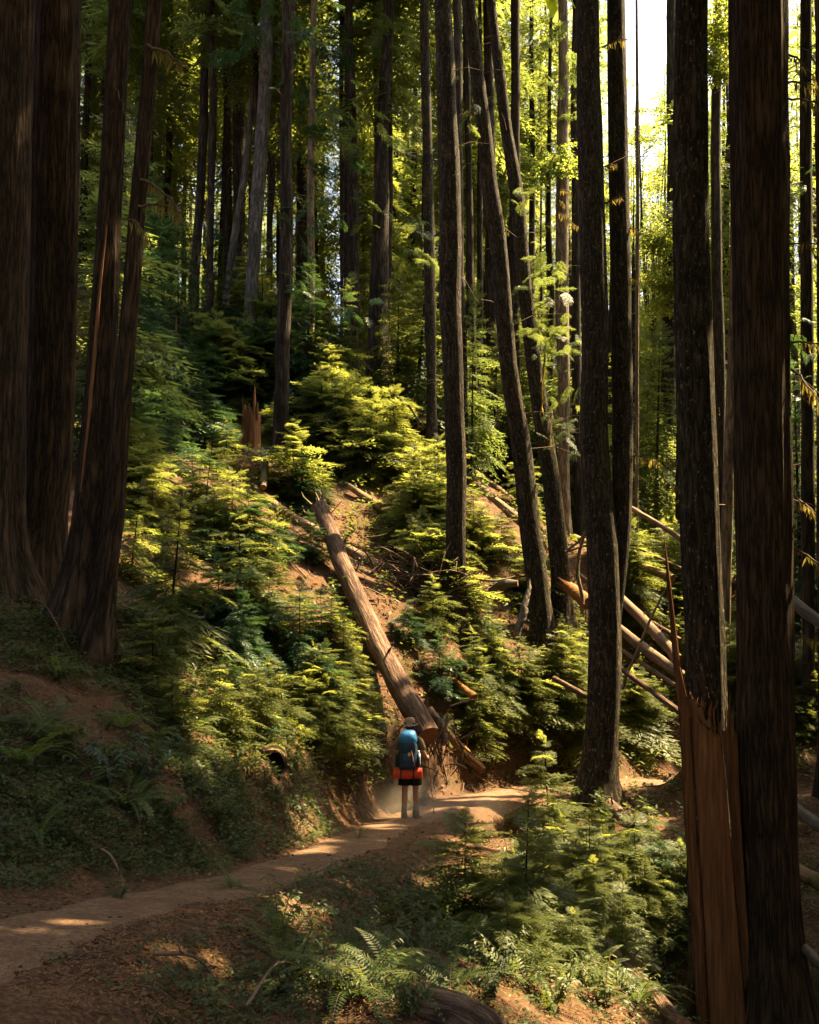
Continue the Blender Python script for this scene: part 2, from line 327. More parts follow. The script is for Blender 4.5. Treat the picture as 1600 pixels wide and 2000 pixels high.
# ------------------------------------------------------------------ tree table (px, py, width px) top to base, distance
TREES = [
 ('cedar_tree', 'broad red-brown trunk cut off by the left edge of the view', 13.2, [(22, 0, 92), (10, 500, 96), (-5, 900, 104), (-20, 1150, 140)], 'bark_red'),
 ('cedar_tree', 'thick straight cedar trunk with a flared base, just inside the edge trunk', 14.0, [(113, 0, 90), (103, 500, 95), (90, 900, 100), (68, 1080, 118), (58, 1150, 150)], 'bark_red'),
 ('cedar_tree', 'cedar trunk with a long orange scar, sharing its base with a leaning slim cedar', 12.7, [(236, 0, 42), (220, 300, 44), (205, 600, 52), (185, 900, 62), (165, 1100, 72), (148, 1230, 100)], 'bark_red'),
 ('cedar_tree', 'slim leaning cedar with mossy dead branch stubs above the dark bank', 12.4, [(302, 0, 30), (288, 200, 30), (270, 400, 31), (254, 600, 33), (238, 800, 35), (222, 1000, 40), (203, 1150, 46), (185, 1275, 64)], 'bark_red'),
 ('conifer_tree', 'thin dark trunk high on the slope, first left of a row of dark trunks', 44, [(400, 0, 17), (396, 300, 18), (378, 600, 20), (374, 720, 24)], 'bark_far'),
 ('conifer_tree', 'slender dark trunk squeezed between two dark trunks on the ridge', 47, [(421, 0, 13), (415, 300, 16), (410, 610, 18)], 'bark_far'),
 ('conifer_tree', 'straight blackish trunk on the ridge left of the thicker one', 48, [(443, 0, 14), (442, 350, 15), (440, 600, 17)], 'bark_far'),
 ('conifer_tree', 'thickest blackish trunk of the row on the ridge', 46, [(465, 0, 24), (467, 350, 25), (468, 615, 30)], 'bark_far'),
 ('snag_tree', 'thin grey dead stem leaning across the dark row of trunks', 43, [(500, 100, 10), (478, 330, 14), (455, 480, 15), (438, 640, 18)], 'bark_grey'),
 ('conifer_tree', 'leaning pale grey trunk with smooth bark high on the slope', 40, [(522, 0, 26), (515, 200, 26), (505, 400, 27), (492, 600, 25), (486, 735, 30)], 'bark_grey'),
 ('conifer_tree', 'thin dark trunk right behind the leaning pale grey trunk', 46, [(536, 0, 13), (532, 300, 14), (522, 640, 18)], 'bark_far'),
 ('conifer_tree', 'straight dark trunk standing right beside the broken red stump', 32, [(562, 0, 24), (560, 300, 24), (554, 600, 28), (550, 800, 31), (544, 970, 44)], 'bark_far'),
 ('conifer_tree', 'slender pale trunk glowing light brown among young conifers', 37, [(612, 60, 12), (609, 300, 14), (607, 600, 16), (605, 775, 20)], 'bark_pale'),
 ('conifer_tree', 'thin dark trunk left of the twin dark trunks above the clearing', 44, [(668, 0, 9), (667, 400, 10), (668, 720, 13)], 'bark_far'),
 ('conifer_tree', 'dark trunk just left of the thickest dark trunk above the clearing', 40, [(682, 0, 17), (688, 300, 22), (690, 600, 28), (688, 770, 38)], 'bark_far'),
 ('conifer_tree', 'thick dark trunk leaning right with a wide flared base above the clearing', 39, [(759, 0, 22), (748, 250, 25), (742, 500, 36), (740, 680, 44), (736, 795, 66)], 'bark_far'),
 ('conifer_tree', 'slim trunk with a sunlit right edge left of the lichen trunk mid-slope', 36, [(829, 0, 18), (835, 300, 20), (840, 600, 23), (843, 885, 30)], 'bark_lichen'),
 ('fir_tree', 'tall lichen-flecked trunk rising from the middle of the slope behind the log', 24, [(864, 0, 32), (873, 300, 42), (881, 550, 44), (888, 800, 40), (894, 1050, 40), (898, 1250, 48)], 'bark_lichen'),
 ('conifer_tree', 'slim trunk hiding behind the right side of the lichen trunk', 33, [(893, 0, 17), (896, 400, 19), (902, 700, 20), (906, 930, 24)], 'bark_far'),
 ('conifer_tree', 'thin black trunk between the lichen trunk and the leaning pair', 40, [(914, 300, 13), (921, 600, 16), (928, 880, 22)], 'bark_far'),
 ('fir_tree', 'left one of two trunks leaning together from upper left to lower right', 26, [(915, 0, 27), (940, 200, 28), (968, 450, 34), (992, 700, 35), (1018, 850, 38), (1038, 1030, 42), (1060, 1260, 58)], 'bark_lichen'),
 ('fir_tree', 'right one of two leaning trunks, slimmer at the top', 27.5, [(961, 0, 18), (985, 200, 22), (1014, 450, 28), (1036, 650, 29), (1062, 850, 34), (1082, 1020, 38), (1096, 1240, 54)], 'bark_lichen'),
 ('conifer_tree', 'straight dark trunk half hidden behind the left leaning trunk', 42, [(955, 250, 20), (960, 550, 25), (964, 880, 34)], 'bark_far'),
 ('conifer_tree', 'straight narrow trunk behind the tops of the leaning pair', 40, [(1007, 0, 18), (1005, 300, 19), (1003, 700, 25), (1000, 965, 34)], 'bark_far'),
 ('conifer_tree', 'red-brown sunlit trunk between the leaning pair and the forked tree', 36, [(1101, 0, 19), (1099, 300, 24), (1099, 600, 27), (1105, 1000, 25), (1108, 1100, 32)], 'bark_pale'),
 ('conifer_tree', 'thin trunk tucked against the left of the forked tree', 39, [(1124, 0, 15), (1125, 400, 18), (1128, 900, 22), (1130, 1060, 28)], 'bark_far'),
 ('fir_tree', 'big forked lichen-flecked tree whose twin stems part above the trail', 21, [(1150, 0, 44), (1156, 300, 49), (1160, 550, 53), (1165, 800, 53), (1176, 1050, 60), (1178, 1300, 64), (1174, 1460, 68), (1168, 1575, 92)], 'bark_lichen'),
 ('sapling_pole', 'very thin bare pole just right of the forked tree', 30, [(1243, 0, 5), (1245, 400, 7), (1244, 800, 8), (1243, 1130, 11)], 'bark_pale'),
 ('conifer_tree', 'dark trunk deep in the valley left of the split trunk', 46, [(1312, 400, 22), (1308, 700, 27), (1306, 1060, 34)], 'bark_far'),
 ('cedar_tree', 'massive dark trunk with a torn red slab split from its lower side', 12.0, [(1351, 0, 62), (1348, 300, 67), (1353, 600, 70), (1363, 900, 74), (1374, 1200, 77), (1382, 1500, 84), (1394, 1800, 92), (1405, 2060, 130)], 'bark_lichen'),
 ('conifer_tree', 'slim dark trunk seen in the gap between the two big right trunks', 33, [(1400, 0, 17), (1398, 400, 20), (1404, 800, 22), (1404, 1330, 30)], 'bark_far'),
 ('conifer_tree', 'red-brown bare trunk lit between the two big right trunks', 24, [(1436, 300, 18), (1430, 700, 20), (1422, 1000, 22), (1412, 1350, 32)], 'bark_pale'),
 ('cedar_tree', 'widest dark trunk standing right of the split trunk', 11.4, [(1481, 0, 112), (1485, 500, 110), (1492, 1000, 108), (1498, 1500, 110), (1515, 1900, 116), (1522, 2080, 160)], 'bark_red'),
 ('conifer_tree', 'dark slim trunk behind the mossy twigs beside the widest trunk', 22, [(1572, 0, 22), (1576, 500, 24), (1580, 1000, 27), (1583, 1420, 34)], 'bark_far'),
 ('conifer_tree', 'dark trunk cut off by the right edge of the view', 19, [(1606, 0, 26), (1608, 600, 28), (1612, 1200, 30), (1615, 1560, 40)], 'bark_far'),
]
# ------------------------------------------------------------------ terrain
TRAIL_PX = [(-60, 1835, 5.4), (120, 1800, 6.1), (300, 1762, 7.2), (500, 1718, 9.0), (680, 1652, 12.2), (790, 1603, 17.2), (940, 1557, 20.3), (1080, 1537, 22.6), (1250, 1527, 23.9), (1340, 1528, 25.2), (1600, 1505, 30)]
CT = [(0, 1180, 13), (-200, 1150, 13), (0, 1500, 8.6), (150, 1600, 8.5), (0, 1660, 7.0), (300, 1500, 10.3), (300, 1650, 8.9), (500, 1560, 11.6), (540, 1490, 13.0), (650, 1540, 14.8),
 (350, 1290, 14.5), (450, 1170, 18.5), (600, 1230, 19.3), (600, 1380, 16.8), (450, 1380, 14.2), (700, 1400, 18.0), (750, 1490, 18.5), (610, 1060, 25), (420, 950, 26), (300, 920, 23), (500, 880, 29.5),
 (400, 720, 38), (300, 700, 38), (440, 610, 46), (200, 600, 42), (560, 660, 44), (600, 760, 38), (640, 880, 33), (780, 1150, 23.5), (700, 1010, 28), (770, 960, 30.5), (860, 1380, 21),
 (950, 1010, 30), (970, 1200, 26), (1020, 1400, 22.5), (950, 1450, 21.2), (1100, 1350, 24), (1230, 1360, 28), (1300, 1300, 31), (1300, 1460, 26.8), (1250, 1200, 33.5), (1250, 1110, 39), (1300, 1050, 46), (1100, 1080, 35), (1240, 1010, 47),
 (1430, 1330, 27), (1570, 1300, 25), (1580, 1600, 17), (1580, 1900, 12), (1600, 1150, 34),
 (400, 1880, 6.3), (150, 1960, 4.9), (600, 1790, 9.0), (600, 1960, 5.6), (850, 1975, 5.8), (800, 1750, 10.2), (900, 1680, 12.6), (900, 1850, 8.3), (1000, 1910, 8.0), (1100, 1760, 12), (1200, 1900, 9.6), (1250, 1720, 14.5), (1300, 1990, 8.9), (1250, 1625, 19), (1000, 1640, 15), (1300, 1590, 21.5)]
WP = [(0, 0, 0), (-1.2, 1.5, 0), (-2.2, 3.3, -.12), (2, 1, -1.2), (4, 3, -3.3), (-4, 1, 1.6), (-8, 4, 4.2), (-14, 10, 8), (-25, 20, 13), (-20, 40, 15.5), (-40, 60, 24), (-10, 60, 13.5), (0, 60, 9), (12, 55, 3), (22, 55, -3), (10, 80, 7), (35, 70, -6), (30, 35, -13), (18, 20, -11),
 (14, 8, -10), (30, 5, -18), (0, -20, 3), (20, -15, -8), (-25, -15, 14), (-60, 0, 32), (60, 30, -24), (60, 100, -6), (0, 110, 14), (-60, 110, 34), (20, 120, 12), (7, 9, -5.6), (0, 48, 8.5)]
pts = [at(*p) for p in TRAIL_PX] + [at(*p) for p in CT]
for nm, lb, Y, st, mt in TREES:
    pts.append(at(st[-1][0], st[-1][1], Y))
pts += [np.array(p, float) for p in WP]
pts = np.array(pts)
def tps_k(r2): return np.where(r2 > 1e-9, .5*r2*np.log(r2+1e-12), 0)
_n = len(pts); SCL = 10.0
_X = pts[:, :2]/SCL
_K = tps_k(((_X[:, None]-_X[None])**2).sum(-1)) + np.eye(_n)*.004
_Pm = np.concatenate([np.ones((_n, 1)), _X], 1)
_A = np.zeros((_n+3, _n+3)); _A[:_n, :_n] = _K; _A[:_n, _n:] = _Pm; _A[_n:, :_n] = _Pm.T
_w = np.linalg.solve(_A, np.concatenate([pts[:, 2], [0, 0, 0]]))
TR = np.concatenate([[(0.2, -6, .6), (0, -1.5, .05), (-.6, .6, 0.0), (-1.9, 2.6, -.08), (-2.45, 4.2, -.22)], [at(*p) for p in TRAIL_PX[1:]]])
TRD = spline(TR, 420)
def ground(x, y):
    x = np.asarray(x, float); y = np.asarray(y, float); sh = x.shape
    x = x.ravel(); y = y.ravel(); z = np.zeros(len(x))
    for i in range(0, len(x), 20000):
        q = np.stack([x[i:i+20000], y[i:i+20000]], 1)/SCL
        z[i:i+20000] = tps_k(((q[:, None]-_X[None])**2).sum(-1))@_w[:_n] + _w[_n] + q@_w[_n+1:]
    far = np.sqrt(x**2+(y-15)**2)
    z = np.clip(z, -60, 60); z = np.where(far > 70, z*1/(1+np.clip(far-70, 0, 400)/250), z)
    # trail bench
    best = np.full(len(x), 1e9); tz = np.zeros(len(x))
    near = (np.abs(x) < 25) & (y > -9) & (y < 45)
    xi = np.where(near)[0]
    for i in range(0, len(xi), 20000):
        k = xi[i:i+20000]
        d2 = (x[k][:, None]-TRD[None, :, 0])**2 + (y[k][:, None]-TRD[None, :, 1])**2
        j = d2.argmin(1); best[k] = np.sqrt(d2[np.arange(len(k)), j]); tz[k] = TRD[j, 2]
    half = .50 + .30*np.clip((7-y)/5, 0, 1)
    wv = np.clip((half+.75-best)/.75, 0, 1); wv = wv*wv*(3-2*wv)
    rough = (fbm(x*.9, y*.9, 0, 3, 3)-.5)*.42 + (fbm(x*4, y*4, 0, 5, 2)-.5)*.14
    z = z*(1-wv) + tz*wv + rough*(1-wv*.93)*np.clip(1.2-far*0+0, 0, 1)
    return z.reshape(sh)
GX = np.linspace(-70, 80, 601); GY = np.linspace(-25, 125, 601)
_gx, _gy = np.meshgrid(GX, GY); GZ = ground(_gx, _gy)
def gz(x, y):
    x = np.asarray(x, float); y = np.asarray(y, float)
    u = np.clip((x+70)/.25, 0, 599.999); v = np.clip((y+25)/.25, 0, 599.999)
    i = u.astype(int); j = v.astype(int); fu = u-i; fv = v-j
    return GZ[j, i]*(1-fu)*(1-fv)+GZ[j, i+1]*fu*(1-fv)+GZ[j+1, i]*(1-fu)*fv+GZ[j+1, i+1]*fu*fv
def hit(px, py):
    "where the view ray through a photo pixel meets the ground"
    dr = FWD + (px-800)/FPX*RT - (py-1000)/FPX*UP
    t = np.concatenate([np.arange(2.5, 40, .04), np.arange(40, 110, .2)]); P = CAM + t[:, None]*dr
    b = np.where(P[:, 2] < gz(P[:, 0], P[:, 1]))[0]
    return P[b[0]] if len(b) else P[-1]
def U(n, pw=5.0): u = np.linspace(-1, 1, n); return np.sinh(pw*u)/math.sinh(pw)
tx = 2 + 262*U(336); ty = 13 + 262*U(336)
_x, _y = np.meshgrid(tx, ty); _z = ground(_x, _y)
_i, _j = np.meshgrid(np.arange(335), np.arange(335), indexing='ij')
mb = MB().add(np.stack([_x, _y, _z], -1).reshape(-1, 3), np.stack([_i*336+_j, _i*336+_j+1, (_i+1)*336+_j+1, (_i+1)*336+_j], -1).reshape(-1, 4))
tag(mb.obj('ground', M['soil']), 'steep brown forest floor covered in litter and moss', kind='structure')
# trail strip
def build_trail():
    n = 420; T = np.gradient(TRD[:, :2], axis=0); T = norm(T); S = np.stack([T[:, 1], -T[:, 0]], 1)
    c = np.linspace(-1, 1, 15); s = np.arange(n)*.1
    half = .50 + .30*np.clip((7-TRD[:, 1])/5, 0, 1)
    wl = half*(.92+.5*(fbm(s*.8, 0*s, 0, 4, 3)-.5)); wr = half*(.92+.5*(fbm(s*.8, 0*s, 0, 6, 3)-.5))
    off = np.where(c[None] < 0, c[None]*wl[:, None], c[None]*wr[:, None])
    XY = TRD[:, None, :2] + off[..., None]*S[:, None]
    Z = ground(XY[..., 0], XY[..., 1]) + .018 - .05*np.abs(c[None])**6 + .03*(fbm(XY[..., 0]*5, XY[..., 1]*5, 0, 8, 2)-.5)
    V = np.concatenate([XY, Z[..., None]], -1).reshape(-1, 3)
    i, j = np.meshgrid(np.arange(n-1), np.arange(14), indexing='ij')
    return MB().add(V, np.stack([i*15+j, i*15+j+1, (i+1)*15+j+1, (i+1)*15+j], -1).reshape(-1, 4)[:, ::-1])
tag(build_trail().obj('trail', M['path']), 'narrow beaten dirt trail crossing the slope', kind='structure')

# ------------------------------------------------------------------ sun gaps: patches kept sunlit by leaving leaves out of the crowns
LIT = [(420, 1040, 230, 120, .5), (490, 1280, 105, 80, 1.2), (560, 1380, 150, 85, 1.3), (680, 1500, 80, 50, .7), (745, 1600, 55, 32, 1), (700, 1150, 60, 130, .8), (650, 1040, 40, 60, .8), (715, 1050, 50, 60, 1),
 (790, 900, 105, 100, .95), (800, 1060, 80, 110, .95), (670, 820, 70, 60, .6), (450, 650, 90, 60, .65), (395, 905, 60, 60, .7), (955, 880, 40, 40, .8), (1000, 1340, 150, 90, .85), (1010, 1480, 140, 60, 1), (1255, 1336, 60, 90, .6), (1265, 1525, 95, 42, 1.35),
 (1240, 1610, 60, 60, .8), (1060, 1600, 190, 100, 1), (1190, 1790, 130, 120, 1), (1250, 1950, 70, 70, .5), (170, 1802, 70, 14, .6), (570, 1775, 75, 40, .85), (390, 1865, 110, 30, .8), (290, 1910, 60, 25, .6), (650, 1945, 100, 55, .8), (890, 1965, 60, 40, .95),
 (1230, 1230, 110, 80, .7), (985, 980, 70, 70, .6), (1280, 1020, 60, 50, .8), (1560, 1000, 40, 120, .35), (1580, 1400, 40, 120, .3), (780, 1340, 60, 60, .5), (500, 760, 60, 60, .35)]
def lit_mask(px, py):
    m = np.zeros_like(px)
    for cx, cy_, rx, ry, s in LIT:
        q = ((px-cx)/rx)**2+((py-cy_)/ry)**2
        m = np.maximum(m, s*np.clip((1.35 if cy_ < 1460 else 1.15)-q*.8, 0, 1))
    return m
def blocked(Pc, dap=1.0, pymin=0):
    "True for the leaves that would shade a sunlit patch of the slope"
    rej = np.zeros(len(Pc), bool)
    for hgt in (0.0, 0.8):
        t = np.zeros(len(Pc)); Q = Pc.copy()
        for _ in range(14):
            Q = Pc - SUN*t[:, None]; t = t + .6*(Q[:, 2]-gz(Q[:, 0], Q[:, 1])-hgt)/SUN[2]
        px, py, d = proj(Q)
        ins = (d > 3) & (d < 60) & (px > -100) & (px < 1700) & (py > max(500, pymin)) & (py < 2100)
        nz = vnoise(Q[:, 0]*1.1, Q[:, 1]*1.1, 0, 31)*.7+vnoise(Q[:, 0]*3.1, Q[:, 1]*3.1, 0, 37)*.3
        rej |= ins & (np.maximum(lit_mask(px, py), np.where(py > 1420, .06, .13)*dap) > nz*.95)
    return rej

# ------------------------------------------------------------------ crown prototypes
def conifer_crown(seed, H, z0, nb, Lmax, n=9, k=3, droop=.3, shape=.8, wid=.36, ksz=.46):
    rng = np.random.default_rng(seed); fr = [frond(rng, n, k, .44, 60, .26, wid, .3, ksz) for _ in range(4)]
    out = []
    for i in range(nb):
        t = (i+rng.random())/nb; z = z0+(H-z0)*t
        L = Lmax*((1-t)**shape*.9+.12)*(.55+.6*rng.random()); az = i*2.399+rng.normal()*.4
        K = fr[i % 4]*L; K[..., 1] *= .8+.4*rng.random()
        K = rot_x(K, rng.normal()*.35); K = rot_y(K, .45*(1-t)*droop/.3-.25*t+rng.normal()*.16)
        K = rot_z(K, az); K[..., 2] += z
        out.append(K)
    return np.concatenate(out)
CSPEC = [(1, 46, 9, 4.0, .3), (2, 40, 4, 3.6, .45), (3, 50, 14, 4.2, .3), (4, 34, 2, 3.3, .5), (5, 42, 17, 4.4, .3)]
PROTO = [conifer_crown(a, H, z0, 140, L, 11, 5, dr, .8, .38, .27) for a, H, z0, L, dr in CSPEC]
MED = [conifer_crown(a, H, z0, 125, L, 8, 3, dr, .8, .42, .36) for a, H, z0, L, dr in CSPEC]
COARSE = [conifer_crown(a, H, z0, 75, L*1.2, 5, 2, dr, .8, .55, .85) for a, H, z0, L, dr in CSPEC]
PH = [46, 40, 50, 34, 42]
PROTO_MESH = [MB().kites(K).mesh('crown', M['crown'], False) for K in PROTO]
NTRI = [0]
def add_crown(root, base, kind, rz, sc, mat='crown', zmin=None, coarse=False):
    K = COARSE[kind] if coarse else PROTO[kind]
    W = rot_z(K, rz)*sc + base
    rej = blocked(W.mean(1), 1.0 if coarse else .35)
    if coarse: rej |= blocked(W[:, 0], .3, 1690) | blocked(W[:, 2], .3, 1690) | blocked((W[:, 1]+W[:, 2])/2, .3, 1690)
    if zmin is not None: rej |= W[:, 0, 2] < zmin
    # leave out leaves that would hang in front of the camera itself or over the open sky gap
    px, py, d = proj(W.mean(1))
    hole = (d > 5) & (((px-1255)/60)**2+((py-55)/110)**2 < 1) & (vnoise(px*.05, py*.05, d*.2, 5) < .93)
    nearc = (d > -1.5) & (d < 24) & (px > -60) & (px < 1660) & (py > -80)
    rej |= hole | nearc
    if (rej.mean() < .22 or base[1] > 58) and not hole.any() and not coarse and zmin is None:
        o = link('crown', PROTO_MESH[kind], root); o.rotation_euler = (0, 0, rz); o.scale = (sc, sc, sc)
    else:
        if not coarse:
            W = rot_z(MED[kind], rz)*sc + base; rej = blocked(W.mean(1), .35); px, py, d = proj(W.mean(1))
            rej |= (d > 5) & (((px-1255)/60)**2+((py-55)/110)**2 < 1) & (vnoise(px*.05, py*.05, d*.2, 5) < .93)
            rej |= (d > -1.5) & (d < 24) & (px > -60) & (px < 1660) & (py > -80)
        K2 = (W[~rej]-base); NTRI[0] += 2*len(K2)
        o = MB().kites(K2).obj('crown', M[mat], root, smooth=False)
    return o

# ------------------------------------------------------------------ listed trees
def dead_branch(root, base, p0, p1, sag=.08, r=.02, moss=True, seed=0, mat='twig'):
    rng = np.random.default_rng(seed+500)
    p0 = np.asarray(p0)-base; p1 = np.asarray(p1)-base; L = np.linalg.norm(p1-p0); t = np.linspace(0, 1, 9)[:, None]
    P = p0+(p1-p0)*t + np.array([0, 0, 1])*(sag*L*4*t*(1-t)) + rng.normal(size=(9, 3))*.015*L
    b = tube(P, np.linspace(r, r*.3, 9), 5, cap0=False)
    for q in range(2):
        k = rng.integers(3, 7); e = P[k]+(p1-p0)*.25+rng.normal(size=3)*.12*L
        tube(np.array([P[k], (P[k]+e)/2+rng.normal(size=3)*.02, e]), [r*.45, r*.3, r*.15], 4, mb=b, cap0=False)
    o = b.obj('dead_branch', M[mat], root)
    if moss:
        nn = int(95*max(L, .6)); u = rng.random(nn)**.8*.9+.08
        base_p = np.stack([np.interp(u, t[:, 0], P[:, a]) for a in range(3)], -1)
        dirs = norm(np.array([0, 0, -1.0])+rng.normal(size=(nn, 3))*.18); ln = (.05+.22*rng.random(nn)**2)*min(1.2, .5+L*.4)
        sd = norm(np.stack([np.cos(u*40), np.sin(u*40), 0*u], -1))
        MB().kites(kite(base_p, dirs, sd, ln, ln*.15)).obj('hanging_moss', M['moss_hang'], o, smooth=False)
    return o
def place_tree(idx, nm, lb, Y, st, mt):
    rng = np.random.default_rng(idx+40)
    pts = np.array([at(x, y, Y) for x, y, w_ in st]); d = (pts-CAM)@FWD
    rad = np.array([s[2] for s in st])/2/FPX*d
    base = pts[-1].copy(); base[2] = gz(base[0], base[1])
    P = pts[::-1]; rad = rad[::-1].copy(); P[0] = base
    dirn = norm(P[-1]-P[-2]); dirn = norm(dirn*.5+np.array([0, 0, .5]))
    snag = nm in ('snag_tree', 'sapling_pole')
    top = base[2] + (38+8*rng.random() if not snag else 0)
    if not snag:
        if P[-1][2] > top-8: top = P[-1][2]+10
        nadd = 4; zs = np.linspace(P[-1][2], top, nadd+1)[1:]; r1 = rad[-1]
        P = np.concatenate([P, [P[-1]+dirn/dirn[2]*(z-P[-1][2]) for z in zs]]); rad = np.concatenate([rad, r1*(1-(zs-zs[0]+1)/(zs[-1]-zs[0]+1.2))**.8])
    root = empty(nm, base, lb, 'tree', None)
    near = Y < 17; mid = Y < 30
    P0 = P[0]-np.array([0, 0, .35])
    rad = np.maximum(rad, .012)
    PP = np.concatenate([[P0], P]); rr = np.concatenate([[rad[0]*1.15], rad])
    nR = 150 if near else (90 if mid else 46); sd = 56 if near else (30 if mid else 16)
    Q = spline(np.concatenate([PP, rr[:, None]], 1), nR)
    if not near:
        Q[2:, :2] += (np.stack([fbm(Q[2:, 2]*.25, idx*3.1, 0, 3), fbm(Q[2:, 2]*.25, idx*7.7, 0, 4)], -1)-.5)*.25*min(1, rad.mean()*4)
    hrel = Q[:, 2]-base[2]
    Q[:, 3] *= 1+.45*np.exp(-np.clip(hrel, 0, 99)/(.5 if near else .35))
    fl = .07*np.exp(-np.clip(hrel, 0, 99)/(1.3 if near else .8)) + .012
    b = tube(Q[:, :3]-base, np.maximum(Q[:, 3], .004), sd, relief=.13 if near else .10, seed=idx+1, freq=(6.0 if near else 4.5, .30), flute=fl)
    b.obj('trunk', M[mt], root)
    if not snag:
        add_crown(root, base, idx % 5, rng.random()*6.28, (top-base[2])/PH[idx % 5]*1.02, zmin=base[2]+max(13, CAM[2]-base[2]+Y*.60+1.5), coarse=True)
        if Y >= 18:
            # thin dead twigs on the bare stem
            tb = MB()
            for q in range(14 if Y < 30 else 20):
                k = int(rng.integers(int(nR*.12), int(nR*.62))); a = rng.random()*6.28; l = .4+1.3*rng.random()
                p0 = Q[k, :3]-base; e = p0+np.array([math.cos(a)*l, math.sin(a)*l, (rng.random()-.62)*l*.7])
                tube(np.array([p0, (p0+e)/2+[0, 0, .12*l], e]), [.016, .011, .004], 4, mb=tb, cap0=False)
            tag(tb.obj('dead_twigs', M['twig'], root), kind='stuff')
    return root, base, Q
ROOTS = []
for i, (nm, lb, Y, st, mt) in enumerate(TREES):
    ROOTS.append(place_tree(i, nm, lb, Y, st, mt))
def tree_by(frag):
    for (nm, lb, Y, st, mt), r in zip(TREES, ROOTS):
        if frag in lb: return r[0], r[1], Y
# second stem of the forked tree
r_, b_, Y_ = tree_by('forked lichen'); Yf = 21.25
stm = [(1203, 0, 37), (1208, 300, 40), (1213, 600, 41), (1216, 850, 41), (1212, 1050, 38), (1198, 1200, 34), (1184, 1330, 26)]
P = np.array([at(x, y, Yf) for x, y, w_ in stm])[::-1]; rr = np.array([s[2] for s in stm])[::-1]/2/FPX*Yf
P = np.concatenate([P, [P[-1]+[.3, 0, 12], P[-1]+[.5, 0, 24]]]); rr = np.concatenate([rr, [rr[-1]*.6, .03]])
Q = spline(np.concatenate([P, rr[:, None]], 1), 90)
tube(Q[:, :3]-b_, Q[:, 3], 28, relief=.08, seed=77, flute=.012).obj('stem', M['bark_lichen'], r_)
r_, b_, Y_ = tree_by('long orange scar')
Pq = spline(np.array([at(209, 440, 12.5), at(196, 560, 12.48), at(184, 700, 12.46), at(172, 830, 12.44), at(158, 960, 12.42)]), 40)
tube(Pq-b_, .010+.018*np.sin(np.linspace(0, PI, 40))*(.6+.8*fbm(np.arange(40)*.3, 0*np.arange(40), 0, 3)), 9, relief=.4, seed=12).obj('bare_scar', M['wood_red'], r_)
# dead branches with moss
for k, (frag, a, b, rr) in enumerate([
  ('slim leaning cedar', (288, 88, 12.3), (358, 130, 11.8), .022), ('slim leaning cedar', (278, 350, 12.3), (350, 408, 11.9), .02), ('slim leaning cedar', (272, 402, 12.3), (360, 416, 11.8), .022), ('slim leaning cedar', (250, 428, 12.2), (292, 462, 11.8), .015),
  ('long orange scar', (205, 240, 12.5), (222, 215, 12.2), .009), ('long orange scar', (222, 160, 12.5), (258, 265, 12.3), .008),
  ('widest dark trunk', (1535, 105, 11.5), (1592, 150, 11.2), .017), ('widest dark trunk', (1535, 163, 11.5), (1625, 176, 11.2), .015), ('widest dark trunk', (1536, 195, 11.5), (1630, 208, 11.1), .015), ('widest dark trunk', (1542, 476, 11.5), (1630, 488, 11.2), .012),
  ('widest dark trunk', (1545, 668, 11.5), (1640, 682, 11.2), .014), ('widest dark trunk', (1546, 722, 11.5), (1610, 800, 11.0), .014), ('widest dark trunk', (1547, 972, 11.5), (1592, 1000, 11.1), .016), ('widest dark trunk', (1548, 1072, 11.5), (1612, 1112, 11.1), .016), ('widest dark trunk', (1550, 1240, 11.5), (1620, 1262, 11.2), .013),
  ('forked lichen', (1176, 92, 21), (1236, 75, 20.5), .022), ('forked lichen', (1182, 325, 21), (1206, 322, 20.6), .018), ('forked lichen', (1182, 398, 21), (1216, 385, 20.6), .022), ('forked lichen', (1226, 448, 21.2), (1254, 452, 20.8), .016), ('forked lichen', (1228, 545, 21.2), (1246, 546, 20.9), .012), ('forked lichen', (1230, 890, 21.2), (1290, 905, 20.4), .012),
  ('red-brown sunlit', (1090, 372, 35.8), (1118, 378, 35), .022), ('red-brown sunlit', (1090, 392, 35.8), (1104, 400, 35.2), .018), ('red-brown sunlit', (1088, 415, 35.8), (1130, 446, 34.6), .018), ('right one of two', (1055, 820, 27.3), (1062, 690, 26.8), .02),
  ('right one of two', (1080, 800, 27.3), (1072, 870, 26.8), .016), ('massive dark', (1326, 900, 12), (1300, 898, 11.8), .008), ('massive dark', (1330, 955, 12), (1296, 940, 11.8), .007)]):
    r, b0, Y = tree_by(frag)
    dead_branch(r, b0, at(*a), at(*b), .06, rr, k not in (4, 5), k)

